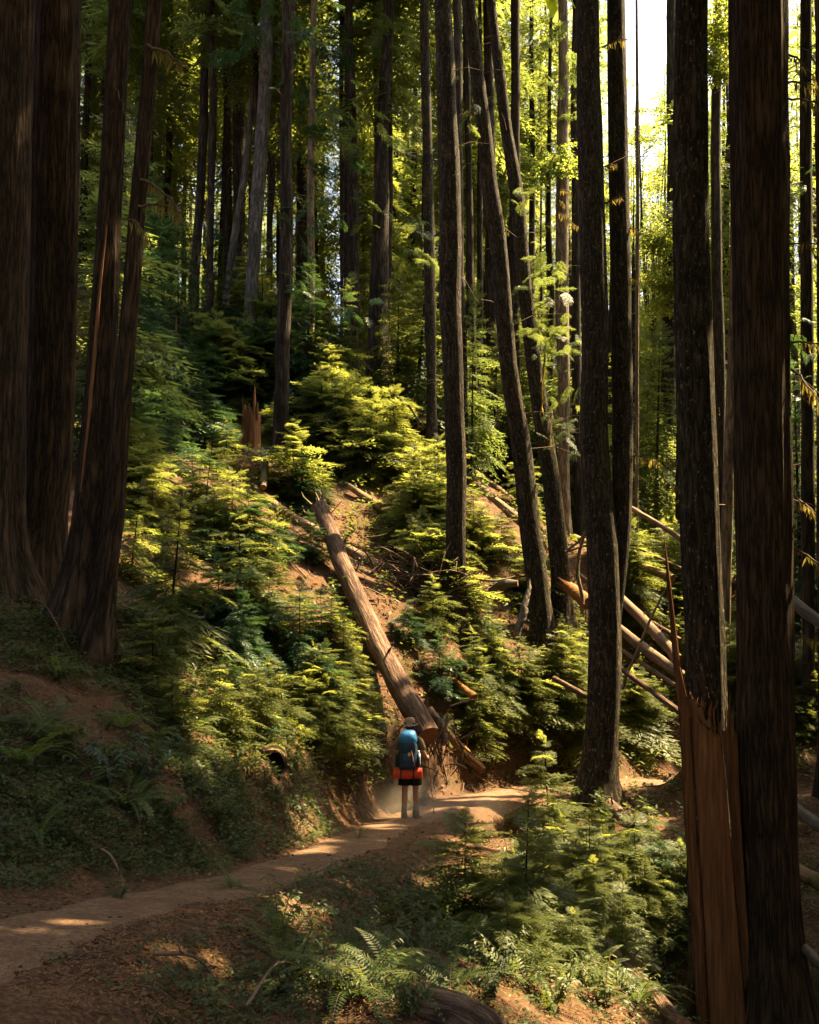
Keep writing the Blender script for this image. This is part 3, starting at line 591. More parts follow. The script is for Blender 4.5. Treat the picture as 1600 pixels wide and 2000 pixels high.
# ------------------------------------------------------------------ wording for plants: which landmark each stands by
LANDMARKS = [(110, 700, 'the thick cedar at the left'), (190, 1120, 'the twin cedar base'), (491, 840, 'the broken red stump'), (550, 920, 'the trunk beside the red stump'), (625, 990, 'the splintered end of the long log'), (690, 1160, 'the middle of the long log'), (800, 1370, 'the sawn end of the long log'), (725, 980, 'the yellow mossy log'),
 (740, 740, 'the thick flared dark trunk'), (843, 860, 'the slim sun-edged trunk'), (895, 1150, 'the tall lichen-flecked trunk'), (1055, 1150, 'the feet of the leaning pair'), (1175, 1300, 'the forked tree'), (1260, 1230, 'the pinkish peeled log'), (1390, 1200, 'the split trunk'), (1500, 1200, 'the widest trunk'), (798, 1500, 'the hiker'), (532, 1490, 'the hollow log'),
 (1075, 1560, 'the spire-shaped sapling'), (1020, 1750, 'the largest lower sapling'), (1240, 1900, 'the reddish log'), (880, 1960, 'the sawn mossy log'), (560, 1790, 'the yellow-leaved shrub'), (215, 1500, 'the drooping large-leaved shrub'), (385, 890, 'the sunlit log pieces'), (500, 450, 'the pale leaning trunk'), (420, 420, 'the row of dark trunks'), (607, 500, 'the slender pale trunk'),
 (680, 450, 'the narrow dark trunks'), (960, 400, 'the leaning pair'), (1100, 400, 'the red-brown sunlit trunk'), (1265, 150, 'the open patch of sky'), (1405, 300, 'the gap between right trunks'), (1575, 500, 'the dark right-edge trunk'), (250, 500, 'the slim leaning cedar'), (1000, 980, 'the parallel logs')]
def where(px, py, far=False):
    k = min(LANDMARKS, key=lambda l: (l[0]-px)**2+(l[1]-py)**2); dx, dy = px-k[0], py-k[1]
    if abs(dx) >= abs(dy)*.8: r = 'just left of' if -70 < dx < 0 else 'well left of' if dx < 0 else 'just right of' if dx < 70 else 'well right of'
    else: r = ('uphill of' if dy < 0 else 'downhill of') if not far else ('above' if dy < 0 else 'below')
    return r+' '+k[2]
def size_word(h, a, b): return 'small' if h < a else 'middling' if h < b else 'large'
# ------------------------------------------------------------------ shade trees added out of view, and the forest behind
def forest_tree(x, y, kind, sc, mat_b, label, group, name='conifer_tree', r0=.32, crownmat='crown', coarse=None):
    base = np.array([x, y, float(gz(x, y)) if -68 < x < 78 and y < 123 else float(ground([x], [y])[0])])
    if 'behind' in label:
        w_ = at(0, 0, 1); q = CAM+(base-CAM); px_ = 800+FPX*x/y; label = ('nearer ' if y < 52 else 'farther ' if y < 70 else 'remote ')+label.split(' in the')[0].split(' standing')[0].split(' crowded')[0]+' in the back forest, '+where(px_, 420, True)
    root = empty(name, base, label, 'tree', group)
    H = PH[kind]*sc; z = np.linspace(-.4, H, 15); lean = R.normal(size=2)*.012
    P = np.stack([lean[0]*z, lean[1]*z, z], -1); P[:, :2] += (np.stack([fbm(z*.12, x, y, 3), fbm(z*.12, y, x, 4)], -1)-.5)*.5
    tube(P, np.maximum(r0*(1-np.clip(z, 0, H)/H)**.75, .02), 9, relief=.07, seed=int(abs(x*13+y*7)) % 97, flute=.015, cap1=False).obj('trunk', M[mat_b], root)
    add_crown(root, base, kind, R.random()*6.28, sc, crownmat, coarse=x > .45*y if coarse is None else coarse)
    return root, base
taken = [tuple(r[1][:2]) for r in ROOTS]
def free(x, y, dmin): return all((x-a)**2+(y-b)**2 > dmin*dmin for a, b in taken)
rng = np.random.default_rng(3)
n = 0
for tr in range(4000):  # out-of-view conifers added to cast shade on the slope
    if n >= 30: break
    x, y = (rng.uniform(8, 30), rng.uniform(6, 30)) if n % 2 else (rng.uniform(9, 42), rng.uniform(4, 52))
    if x < .45*y+2.2 or not free(x, y, 2.5): continue
    taken.append((x, y)); n += 1
    forest_tree(x, y, int(rng.integers(0, 5)), rng.uniform(.85, 1.1), 'bark_far', 'tall conifer standing downhill past the right edge of the view', 'unseen conifers added to shade the slope from beyond the right edge')
for (x, y) in [(7.5, 7.5), (9.5, 10.5), (12, 11.5), (11, 6.5), (14.5, 13.5), (16, 10), (8.5, 4.5), (18, 15.5)]:  # more unseen conifers, added to shade the near ground
    taken.append((x, y)); forest_tree(x, y, int(rng.integers(0, 4)), rng.uniform(.9, 1.1), 'bark_far', 'tall conifer standing downhill past the right edge of the view', 'unseen conifers added to shade the slope from beyond the right edge')
for (x, y) in [(-5.5, -3), (3.5, -5), (-9, 3), (5.5, .5), (-1.5, -9), (9, -3), (-8.5, 9.5), (-12, 6), (1.5, -3.5), (-3.5, -6)]:  # unseen conifers added to cut the sky light near the camera
    taken.append((x, y)); forest_tree(x, y, int(rng.integers(0, 3)), rng.uniform(.9, 1.1), 'bark_far', 'tall conifer standing close round the viewpoint, outside the picture', 'unseen conifers added for shade round the viewpoint', coarse=True)
n = 0
for tr in range(9000):
    if n >= 165: break
    y = 46+75*rng.random()**1.0; x = y*rng.uniform(-.56, .56)
    if not free(x, y, 2.2 if y < 70 else 2.8): continue
    px = 800+FPX*x/y
    if (1205 < px < 1318 and y < 100 and rng.random() < .5) or (px > 820 and rng.random() < .45): continue
    taken.append((x, y)); n += 1
    k = int(rng.choice([1, 3, 3, 0, 2])); sc = rng.uniform(.75, 1.1)*(.45 if 1205 < px < 1318 else 1)
    forest_tree(x, y, k, sc, 'bark_far', ['slender conifer', 'stout conifer', 'low-branched conifer', 'bushy conifer'][[2, 4, 1, 3].index(k) if k else 1]+' in the dense sunlit forest behind the slope', 'conifers of the forest behind the slope', r0=rng.uniform(.16, .36), crownmat='crown')
for (px, Y, k, sc) in [(1040, 50, 1, 1.0), (1075, 57, 3, 1.15), (1112, 53, 1, .95), (1145, 62, 3, 1.3), (1085, 66, 1, 1.1), (985, 55, 3, 1.1), (1175, 56, 1, .85), (1345, 60, 1, 1.0), (1410, 52, 3, 1.0), (1420, 45, 1, .9), (1570, 48, 1, 1.0), (1390, 66, 0, 1.0)]:
    forest_tree((px-800)/FPX*Y, Y, k, sc, 'bark_far', 'tall conifer in the dense sunlit forest behind the slope', 'conifers of the forest behind the slope', r0=.22)
for (px, Y, k, py) in [(1232, 58, 1, 90), (1278, 63, 1, 150), (1318, 57, 3, 20), (1340, 78, 1, -40), (1295, 52, 3, 260), (1245, 49, 3, 330), (1240, 80, 3, 40), (1308, 90, 1, 40)]:
    x = (px-800)/FPX*Y; sc = (at(px, py, Y)[2]-float(gz(x, Y)))/PH[k]
    forest_tree(x, Y, k, sc, 'bark_far', 'conifer standing under the open patch of sky in the forest behind', 'conifers under the open patch of sky', r0=.2)
n = 0
for tr in range(3000):
    if n >= 60: break
    y = rng.uniform(40, 66); x = y*rng.uniform(-.40, .42)
    if not free(x, y, 1.3) or 1205 < 800+FPX*x/y < 1318: continue
    taken.append((x, y)); n += 1
    forest_tree(x, y, int(rng.choice([2, 4])), rng.uniform(.7, .95), 'bark_far', 'thin straight trunk crowded among others in the forest behind', 'thin trunks of the forest behind', r0=rng.uniform(.10, .2))
# broadleaf trees glowing yellow-green
def leafy_crown(seed, H, rad, n, ls=1):
    rg = np.random.default_rng(seed); ncl = 46
    c = rg.normal(size=(ncl, 3)); c = norm(c)*rg.random((ncl, 1))**.4; c = c*[rad, rad, H*.42]+[0, 0, H*.56]
    i = rg.integers(0, ncl, n); p = c[i]+rg.normal(size=(n, 3))*[.55, .55, .30]
    d = norm(rg.normal(size=(n, 3))*[1, 1, .5]+[0, 0, -.5]); s = norm(np.cross(d, norm(rg.normal(size=(n, 3))*.5+[0, 0, 1])))
    L = rg.uniform(.10, .2, n)*ls; return kite(p, d, s, L, L*.8), c
for (px, Y, H, rad, ht) in [(1290, 62, 19, 4.0, 230), (1250, 74, 21, 4.6, 170), (1275, 54, 12, 3.2, 380), (1312, 84, 24, 5, 130), (1262, 100, 20, 6, 190), (1296, 108, 20, 6.5, 150), (1240, 112, 20, 6, 120), (1325, 104, 20, 6, 60), (1280, 70, 20, 4.5, 260), (1420, 70, 26, 4.2, 0), (1410, 58, 17, 3.4, 0), (1330, 55, 15, 3.0, 0), (860, 66, 20, 3.8, 0), (1000, 62, 21, 4, 0), (940, 78, 25, 4.6, 0), (1090, 70, 22, 4, 0), (780, 60, 17, 3.4, 0), (1180, 58, 16, 3.2, 0), (700, 70, 20, 4, 0), (1040, 52, 13, 2.6, 0)]:
    x = (px-800)/FPX*Y; b0 = np.array([x, Y, float(gz(x, Y))]); H = at(px, ht, Y)[2]-b0[2] if ht else H
    rt = empty('maple_tree', b0, 'glowing yellow-green broadleaf tree in the back forest, '+where(px, 300+px % 200, True), 'tree', 'broadleaf trees of the forest behind')
    K, cc = leafy_crown(int(px), H, rad, 6500, max(1, Y/58))
    px_, py_, d_ = proj(K.mean(1)+b0); hole = (((px_-1255)/58)**2+((py_-55)/110)**2 < 1)
    rej = blocked(K.mean(1)+b0) | (hole & (R.random(len(hole)) < .9))
    MB().kites(K[~rej]).obj('crown', M['maple'], rt, smooth=False)
    tb = tube(np.array([[0, 0, -.3], [.1, 0, H*.3], [.2, .1, H*.6], [.2, .1, H*.85]]), [.2, .16, .1, .03], 8)
    for c in cc[::3]: tube(np.array([[.12, .05, c[2]*.55], c*[.5, .5, .85], c]), [.06, .04, .015], 5, mb=tb)
    tb.obj('trunk', M['bark_far'], rt)

# ------------------------------------------------------------------ boughs hanging into view
FR = [frond(np.random.default_rng(60+i), 12, 5, .45, 58, .22) for i in range(5)]
FRS = [frond(np.random.default_rng(80+i), 9, 3, .45, 58, .2, .42) for i in range(5)]
def bough(root, base, c, size, n, mat, seed, flat=.35, out=None):
    rg = np.random.default_rng(seed); K = []
    c = np.asarray(c)-base
    for i in range(n):
        k = FR[i % 5]*size*(.5+.6*rg.random()); k = rot_x(k, rg.normal()*.35); k = rot_y(k, .35+rg.normal()*flat)
        k = rot_z(k, rg.random()*6.28 if out is None else out+rg.normal()*.8)
        K.append(k + c + rg.normal(size=3)*[.75*size, .6*size, .6*size])
    if mat == 'maple':
        q = n*150; ctr = c+rg.normal(size=(n*2, 3))*[.42*size, .35*size, .4*size]; p = ctr[rg.integers(0, n*2, q)]+rg.normal(size=(q, 3))*[.22*size, .22*size, .10*size]
        d = norm(rg.normal(size=(q, 3))*[1, 1, .4]+[0, 0, -.7]); sd = norm(np.cross(d, norm(rg.normal(size=(q, 3))*.5+[0, 0, 1]))); L = rg.uniform(.06, .15, q)
        return MB().kites(kite(p, d, sd, L, L*.8)).obj('bough', M[mat], root, smooth=False)
    W = np.concatenate(K); return MB().kites(W).obj('bough', M[mat], root, smooth=False)
for s, (frag, px, py, Y, size, n, mat) in enumerate([
  ('slender pale', 652, 70, 36.5, 1.5, 9, 'teal'), ('slender pale', 640, 160, 36.5, 1.5, 8, 'teal'), ('slender pale', 668, 235, 36, 1.6, 9, 'cedar'), ('slender pale', 600, 250, 36, 1.3, 6, 'teal'), ('slender pale', 640, 330, 36, 1.3, 7, 'teal'), ('slender pale', 648, 600, 36, 1.2, 8, 'teal'), ('slender pale', 625, 640, 36, 1.0, 5, 'teal'),
  ('beside the broken', 535, 60, 31.5, 1.5, 6, 'teal'), ('beside the broken', 590, 410, 31.7, 1.0, 6, 'teal'), ('beside the broken', 575, 550, 31.6, .9, 5, 'teal'), ('beside the broken', 600, 30, 31.7, 1.3, 8, 'teal'),
  ('right one of two', 1082, 645, 26.8, .75, 10, 'cedar'), ('right one of two', 1100, 690, 26.8, .8, 9, 'cedar'), ('right one of two', 1105, 820, 26.8, .75, 9, 'cedar'), ('right one of two', 1060, 520, 27, .9, 7, 'cedar'),
  ('left one of two', 1020, 380, 25.8, .7, 4, 'cedar'), ('left one of two', 900, 210, 25.8, .7, 4, 'cedar'), ('red-brown sunlit', 1120, 180, 35, 1.2, 8, 'cedar'), ('red-brown sunlit', 1095, 320, 35, 1.2, 8, 'maple'), ('red-brown sunlit', 1060, 90, 35, 1.3, 8, 'cedar'),
  ('slim dark trunk seen', 1402, 60, 32, 1.2, 8, 'maple'), ('slim dark trunk seen', 1405, 130, 32, .9, 6, 'maple'), ('thick dark trunk leaning', 770, 80, 38.5, 1.4, 7, 'cedar'), ('thick dark trunk leaning', 775, 200, 38.5, 1.3, 7, 'cedar'), ('just left of the thickest dark', 690, 420, 39, 1.2, 6, 'cedar'), ('behind the mossy', 1570, 700, 21.5, .8, 5, 'teal'), ('behind the mossy', 1560, 330, 21.5, .8, 5, 'teal'), ('sunlit right edge', 800, 440, 35, 1.2, 6, 'cedar'), ('deep in the valley', 1290, 470, 45, 1.6, 12, 'maple'), ('deep in the valley', 1300, 560, 45, 1.6, 10, 'maple')]):
    r, b0, Y0 = tree_by(frag); bough(r, b0, at(px, py, Y), size*.72, n*2, mat, s+10)

# ------------------------------------------------------------------ young conifers
def sapling_proto(seed, H=2.0, nb=52, wide=.55, n=11, k=5, tpl=None, droop=.25, z0=.04):
    rg = np.random.default_rng(seed); out = []; tp = tpl or FR; fam_s = tpl is None
    bt = MB(); tube(np.stack([.02*np.sin(np.linspace(0, 3, 8)), 0*np.arange(8), np.linspace(-.06, H, 8)], -1), np.linspace(.018*H/2+.006, .003, 8), 6, mb=bt)
    for i in range(nb):
        t = (i+rg.random())/nb; z = H*(z0+(.97-z0)*t)
        L = wide*H*((1-t)**(.62 if fam_s else .8)+.07)*(.42+.75*rg.random()); az = i*2.399+rg.normal()*.5
        K = tp[i % 5]*L; K = rot_x(K, rg.normal()*.14); pit = -.45*t**2*1.2+droop*(1-t)*.8+rg.normal()*.13; K = rot_y(K, pit); K = rot_z(K, az); K[..., 2] += z; out.append(K)
        e = np.array([math.cos(az)*math.cos(pit), math.sin(az)*math.cos(pit), -math.sin(pit)])*L
        tube(np.array([[0, 0, z], [e[0]*.5, e[1]*.5, z+e[2]*.5-.03*L], [e[0]*.95, e[1]*.95, z+e[2]*.95-.18*L]]), [.006, .004, .002], 3, mb=bt, cap0=False, cap1=False)
    top = FR[0]*.16*H; out.append(rot_y(top, -1.35)+[0, 0, H*.9])
    K = np.concatenate(out)
    return MB().kites(K), bt
SAPM = {}
SPRO = [sapling_proto(200+i, nb=(50, 44, 56, 38, 48)[i], wide=(.72, .60, .82, .56, .90)[i], droop=(.2, .4, .3, .1, .45)[i]) for i in range(5)]
YPRO = [sapling_proto(230+i, H=7.0, nb=(120, 100)[i], wide=(.30, .36)[i], tpl=FRS, droop=(.5, .7)[i], z0=.12) for i in range(2)]
SAPT = [b.mesh('trunk', M['bark_far']) for k, b in SPRO]; YT = [b.mesh('trunk', M['bark_far']) for k, b in YPRO]
def paint(o, mat): o.material_slots[0].link = 'OBJECT'; o.material_slots[0].material = M[mat]; return o
def sap_mesh(fam, i, mat):
    key = (fam, i)
    if key not in SAPM: SAPM[key] = (SPRO if fam == 's' else YPRO)[i][0].mesh('foliage', M[mat], False)
    return SAPM[key]
def sapling(p, h, mat, label, group=None, i=None, fam='s', name='hemlock_sapling', cat='young tree'):
    i = int(R.integers(0, 5 if fam == 's' else 2)) if i is None else i
    o = empty(name, p, label, cat, group); o.rotation_euler = (R.normal()*.05, R.normal()*.05, R.random()*6.28); s = h/(2.0 if fam == 's' else 7.0); o.scale = (s*R.uniform(.9, 1.15), s*R.uniform(.9, 1.15), s)
    paint(link('foliage', sap_mesh(fam, i, mat), o), mat); link('trunk', (SAPT if fam == 's' else YT)[i], o)
    return o
HIK = at(800, 1602, 17.4)
def sap_px(px, py, hpx, mat, label, group=None, fam='s', i=None, name='hemlock_sapling'):
    p = hit(px, py); p[2] = gz(p[0], p[1]); d = (p-CAM)@FWD
    return sapling(p, hpx/FPX*d, mat, label, group, i, fam, name)
KEY = [
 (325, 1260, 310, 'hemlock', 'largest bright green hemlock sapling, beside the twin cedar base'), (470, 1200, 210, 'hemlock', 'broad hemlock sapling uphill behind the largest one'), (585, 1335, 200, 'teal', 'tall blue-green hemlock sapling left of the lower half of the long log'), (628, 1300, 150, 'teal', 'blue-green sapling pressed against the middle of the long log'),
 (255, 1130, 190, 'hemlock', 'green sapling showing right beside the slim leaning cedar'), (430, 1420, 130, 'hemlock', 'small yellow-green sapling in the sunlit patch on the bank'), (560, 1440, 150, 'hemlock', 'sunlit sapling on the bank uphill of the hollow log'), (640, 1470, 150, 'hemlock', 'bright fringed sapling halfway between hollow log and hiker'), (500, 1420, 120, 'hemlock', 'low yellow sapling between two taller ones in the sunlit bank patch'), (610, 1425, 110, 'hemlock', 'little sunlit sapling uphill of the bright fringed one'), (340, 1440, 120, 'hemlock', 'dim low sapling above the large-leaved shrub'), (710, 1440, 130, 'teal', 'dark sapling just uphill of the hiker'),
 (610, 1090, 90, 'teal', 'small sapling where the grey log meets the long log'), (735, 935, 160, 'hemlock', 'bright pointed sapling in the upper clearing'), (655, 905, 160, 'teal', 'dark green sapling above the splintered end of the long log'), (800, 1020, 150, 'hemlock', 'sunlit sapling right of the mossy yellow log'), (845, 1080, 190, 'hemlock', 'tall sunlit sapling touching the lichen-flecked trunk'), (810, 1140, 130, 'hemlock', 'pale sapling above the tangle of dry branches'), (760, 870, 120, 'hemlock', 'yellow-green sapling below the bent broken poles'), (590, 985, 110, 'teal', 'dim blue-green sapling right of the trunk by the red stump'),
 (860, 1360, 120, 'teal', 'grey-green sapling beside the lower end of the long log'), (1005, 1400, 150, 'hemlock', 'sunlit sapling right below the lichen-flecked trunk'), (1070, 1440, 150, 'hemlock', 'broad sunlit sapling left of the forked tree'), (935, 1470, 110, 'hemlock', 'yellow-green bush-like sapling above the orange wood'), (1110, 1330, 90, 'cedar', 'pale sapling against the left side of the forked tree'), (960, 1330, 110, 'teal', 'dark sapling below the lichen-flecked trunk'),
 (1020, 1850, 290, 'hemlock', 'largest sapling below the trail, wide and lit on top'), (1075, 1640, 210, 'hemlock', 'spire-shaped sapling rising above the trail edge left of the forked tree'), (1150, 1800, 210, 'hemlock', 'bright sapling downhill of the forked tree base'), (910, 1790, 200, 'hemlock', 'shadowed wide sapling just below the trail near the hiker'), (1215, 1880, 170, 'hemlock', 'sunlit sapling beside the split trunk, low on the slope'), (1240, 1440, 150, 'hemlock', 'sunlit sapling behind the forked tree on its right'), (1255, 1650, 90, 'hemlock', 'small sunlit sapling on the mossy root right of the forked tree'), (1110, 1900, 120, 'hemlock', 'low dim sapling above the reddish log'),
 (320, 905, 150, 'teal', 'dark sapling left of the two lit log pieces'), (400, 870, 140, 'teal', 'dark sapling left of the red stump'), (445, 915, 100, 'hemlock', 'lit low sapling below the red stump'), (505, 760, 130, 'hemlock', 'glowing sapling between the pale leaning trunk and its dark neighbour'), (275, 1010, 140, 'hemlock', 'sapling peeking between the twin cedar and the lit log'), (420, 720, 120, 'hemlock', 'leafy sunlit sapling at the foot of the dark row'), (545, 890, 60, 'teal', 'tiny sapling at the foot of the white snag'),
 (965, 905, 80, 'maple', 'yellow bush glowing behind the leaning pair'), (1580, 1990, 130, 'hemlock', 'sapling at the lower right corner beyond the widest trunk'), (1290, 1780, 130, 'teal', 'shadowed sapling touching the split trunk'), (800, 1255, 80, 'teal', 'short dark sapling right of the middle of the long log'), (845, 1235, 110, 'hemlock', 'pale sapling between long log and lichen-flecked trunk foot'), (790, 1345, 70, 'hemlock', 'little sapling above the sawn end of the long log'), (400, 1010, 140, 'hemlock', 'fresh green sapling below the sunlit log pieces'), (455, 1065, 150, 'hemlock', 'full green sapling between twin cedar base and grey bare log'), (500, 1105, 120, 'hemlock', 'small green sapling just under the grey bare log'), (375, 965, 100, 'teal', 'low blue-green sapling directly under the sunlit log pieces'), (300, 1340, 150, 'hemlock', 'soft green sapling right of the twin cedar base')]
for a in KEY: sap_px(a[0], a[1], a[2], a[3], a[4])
rg = np.random.default_rng(9); n = 0
CLEAR = [((490, 950), (740, 1112)), ((338, 858), (434, 921)), ((682, 950), (765, 1008)), ((905, 905), (1040, 1038)), ((1112, 1148), (1325, 1322)), ((955, 1150), (1040, 1240)), ((470, 800), (515, 900)), ((765, 766), (820, 822)), ((500, 885), (520, 945)), ((680, 1000), (740, 1100))]
ZON = [(260, 900, 620, 1250), (250, 700, 560, 950), (560, 760, 870, 1000), (700, 1000, 880, 1200), (900, 1000, 1060, 1240), (900, 1250, 1140, 1460), (420, 1250, 760, 1480), (1210, 1100, 1330, 1480), (1400, 1250, 1600, 1600), (950, 1620, 1330, 1900), (380, 620, 760, 800), (820, 860, 1320, 1050)]
for tr in range(2500):
    if n >= 290: break
    z = ZON[int(rg.integers(0, len(ZON)))]; px, py = rg.uniform(z[0], z[2]), rg.uniform(z[1], z[3])
    if abs(px-800) < 75 and 1380 < py < 1660: continue
    hp = rg.uniform(60, 165)
    # keep the long log clear
    lx = 625+(835-625)*(py-985)/(1440-985)
    if 985 < py < 1600 and -.36*hp-14 < px-lx < .3*hp+45: continue
    
    if py > 1490 and px < 1000 or (px > 1180 and 1470 < py < 1680): continue
    bad = False
    for ci, (a0, a1) in enumerate(CLEAR):
        for u in (0, .25, .5, .75, 1):
            qx, qy = a0[0]+(a1[0]-a0[0])*u, a0[1]+(a1[1]-a0[1])*u
            bad |= abs(px-qx) < (.42 if ci in (0, 1, 4) else .22)*hp+6 and py-hp*1.02 < qy < py+6
    if bad: continue
    n += 1
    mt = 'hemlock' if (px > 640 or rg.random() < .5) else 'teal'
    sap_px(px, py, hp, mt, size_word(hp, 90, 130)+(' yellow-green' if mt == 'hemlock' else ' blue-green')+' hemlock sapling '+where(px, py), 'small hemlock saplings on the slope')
n = 0
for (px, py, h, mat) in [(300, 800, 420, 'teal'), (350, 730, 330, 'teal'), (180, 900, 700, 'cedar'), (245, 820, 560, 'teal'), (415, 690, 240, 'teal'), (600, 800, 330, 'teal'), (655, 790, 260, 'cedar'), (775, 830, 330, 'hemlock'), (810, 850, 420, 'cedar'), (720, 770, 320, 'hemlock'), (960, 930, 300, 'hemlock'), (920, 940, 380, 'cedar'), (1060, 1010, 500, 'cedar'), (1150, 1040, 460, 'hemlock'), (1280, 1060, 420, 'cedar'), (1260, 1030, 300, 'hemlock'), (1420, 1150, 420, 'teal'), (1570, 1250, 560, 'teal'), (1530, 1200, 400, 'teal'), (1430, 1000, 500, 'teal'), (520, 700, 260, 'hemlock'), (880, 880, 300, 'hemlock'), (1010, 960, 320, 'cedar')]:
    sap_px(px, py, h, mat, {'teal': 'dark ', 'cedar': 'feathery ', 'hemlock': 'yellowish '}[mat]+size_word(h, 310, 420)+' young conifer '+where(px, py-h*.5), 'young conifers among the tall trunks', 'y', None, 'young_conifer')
# ------------------------------------------------------------------ fallen logs
def log(name, label, P, rad, mat, endmat='wood_cut', cat='log', seed=0, sides=26, n=60, lift=True, jag=0.0, relief=.09, crook=.06):
    P = spline(np.asarray(P, float), n); rad = np.interp(np.linspace(0, 1, n), np.linspace(0, 1, len(rad)), rad)
    if lift:
        over = gz(P[:, 0], P[:, 1])+rad*.45-P[:, 2]; P[:, 2] += max(0, np.quantile(over, .6))
    P[:, 0] += (fbm(np.arange(n)*.12, seed, 0, 5)-.5)*crook
    base = P.mean(0)
    root = empty(name, base, label, cat, None)
    b = tube(P-base, rad, sides, relief=relief, seed=seed+31, back=(0, 0, -1), cap0=False, cap1=False, flute=.015)
    if jag:
        V = b.V[0]; c = sides+1; T = norm(P[0]-P[1])
        j = (np.arange(c) % sides); jj = jag*rad[0]*(R.random(sides)[j]**2*3)
        V[:c] += T*jj[:, None]; V[c:2*c] += T*jj[:, None]*.3
    b.obj('trunk', M[mat], root)
    rs = np.random.default_rng(seed+900); Lg = np.linalg.norm(P[-1]-P[0])
    for q in range(int(min(7, Lg*1.1)) if sides > 12 else 0):
        k = int(rs.integers(4, n-4)); T = norm(P[k+1]-P[k-1]); u = norm(np.cross(T, norm(rs.normal(size=3)))); u[2] = abs(u[2]); c0 = P[k]-base+u*rad[k]*.85; ln = rad[k]*(.6+2.2*rs.random()**2)
        tube(np.array([c0, c0+u*ln*.6+T*ln*.1, c0+u*ln+T*ln*.3]), [rad[k]*.16, rad[k]*.11, rad[k]*.05], 6, relief=.1, seed=q).obj('branch_stub', M[mat], root)
    for row, nx in ((0, 1), (-1, -2)):
        T = norm(P[row]-P[nx]); mbc = MB()
        tube(np.array([P[row]-T*.04-base, P[row]+T*.004-base]), [rad[row]*.97, rad[row]*.965], sides, mb=mbc, cap0=False, back=(0, 0, -1), rough=bool(jag) and row == 0)
        mbc.obj('end_face', M[endmat], root)
    return root, base, P, rad
def on(px, py, Y=None, up=0.0):
    p = hit(px, py) if Y is None else at(px, py, Y)
    return p+[0, 0, up]
def lg(name, label, pix, wpx, mat, fit=None, off=.12, **kw):
    if fit is None: fit = len(pix[0]) == 2
    if fit:
        # rest the straight log on the ground along its whole length
        m = 24; s_ = np.linspace(0, 1, m); a_, z_ = np.array(pix[0][:2], float), np.array(pix[-1][:2], float)
        xy = a_+(z_-a_)*s_[:, None]; hd = np.array([(hit(*q)-CAM)@FWD for q in xy]); gg = 1/(hd-off*(.35+1.5*s_ if off > .5 else 1))
        best = None
        for i in range(m):
            for j in range(i+1, m):
                k_ = (gg[j]-gg[i])/(s_[j]-s_[i]); c_ = gg[i]-k_*s_[i]; v_ = c_+k_*s_
                if np.all(v_ >= gg-1e-9) and (best is None or v_.sum() < best[0]): best = (v_.sum(), c_, k_)
        def pt(q):
            u = ((np.array(q[:2])-a_)@(z_-a_))/((z_-a_)@(z_-a_)); d_ = 1/(best[1]+best[2]*u)
            return CAM+d_*(FWD+(q[0]-800)/FPX*RT-(q[1]-1000)/FPX*UP)
        Ps = [pt(q) for q in pix]; kw['lift'] = False
    else: Ps = [on(*q) for q in pix]
    wpx = [w_*.9 for w_ in wpx]
    ds = [(p-CAM)@FWD for p in Ps]
    return log(name, label, Ps, [w_/2/FPX*d for w_, d in zip(wpx, ds)], mat, **kw)
r, b0, P, rd = lg('fallen_log', 'long straight fallen log with a sawn end pointing down to the hiker', [(626, 992, 27.5), (690, 1150, 24.6), (760, 1300, 21.8), (836, 1438, 19.3)], (35, 41, 48, 54), 'logbark', jag=.4, seed=1, n=90, lift=False, fit=True, off=.7)
# broken fibres at its upper end, the dark knot in the sawn face
for k in range(9):
    a = R.normal(size=3)*.16; q = P[0]-b0; e = q+norm(P[0]-P[3])*(.12+.45*R.random())+a
    tube(np.array([q+a*.6, (q+e)/2+a*.5, e]), [.028, .02, .004], 4).obj('splinter', M['wood_log'], r)
e = P[-1]-b0; T = norm(P[-1]-P[-2])
s0 = np.array([e-T*.02+[-.02, 0, .03], e+T*.007+[-.02, 0, .03]]); tube(s0, [.05, .05], 10, rough=True).obj('knot', plain('dark_rot', (.01, .007, .005), .95), r)
for a, b, w_ in (((640, 1010), (668, 978), .02), ((618, 1020), (650, 990), .018)):
    tube(np.array([at(*a, 27.1)-b0, at(*b, 26.7)-b0]), [w_, w_*.5], 5).obj('splinter', M['wood_log'], r)
lg('fallen_log', 'grey bare log running from below the white snag behind the long log', [(490, 950, 28.6), (560, 1005, 27.6), (640, 1052, 26.6), (740, 1112, 25.3)], (20, 26, 30, 24), 'wood_log', endmat='wood_grey', seed=2, fit=True)
lg('fallen_log', 'short sunlit log piece left of the red stump', [(338, 858, 29), (385, 885, 28.6), (434, 921, 28)], (11, 13, 15), 'wood_grey', endmat='wood_log', seed=3, fit=True, jag=.6)
lg('broken_branch', 'shorter lit wood piece just under the sunlit log piece', [(398, 930, 27.2), (426, 946, 26.8)], (11, 9), 'wood_grey', endmat='wood_log', seed=4, jag=.6, cat='branch')
lg('fallen_log', 'yellow mossy log lying in the bright upper clearing', [(682, 950, 30), (720, 975, 29.5), (765, 1008, 28.8)], (13, 18, 17), 'wood_moss', seed=5, fit=True, jag=.6)
lg('fallen_log', 'upper of two parallel logs right of the lichen-flecked trunk', [(905, 905, 31), (960, 945, 30.3), (1035, 1000, 29.3)], (10, 11, 11), 'wood_log', seed=6, fit=True, sides=14)
lg('fallen_log', 'lower thicker of two parallel logs right of the lichen-flecked trunk', [(922, 940, 29.5), (975, 985, 28.8), (1040, 1038, 28)], (20, 22, 22), 'wood_log', seed=7, fit=True, jag=.5)
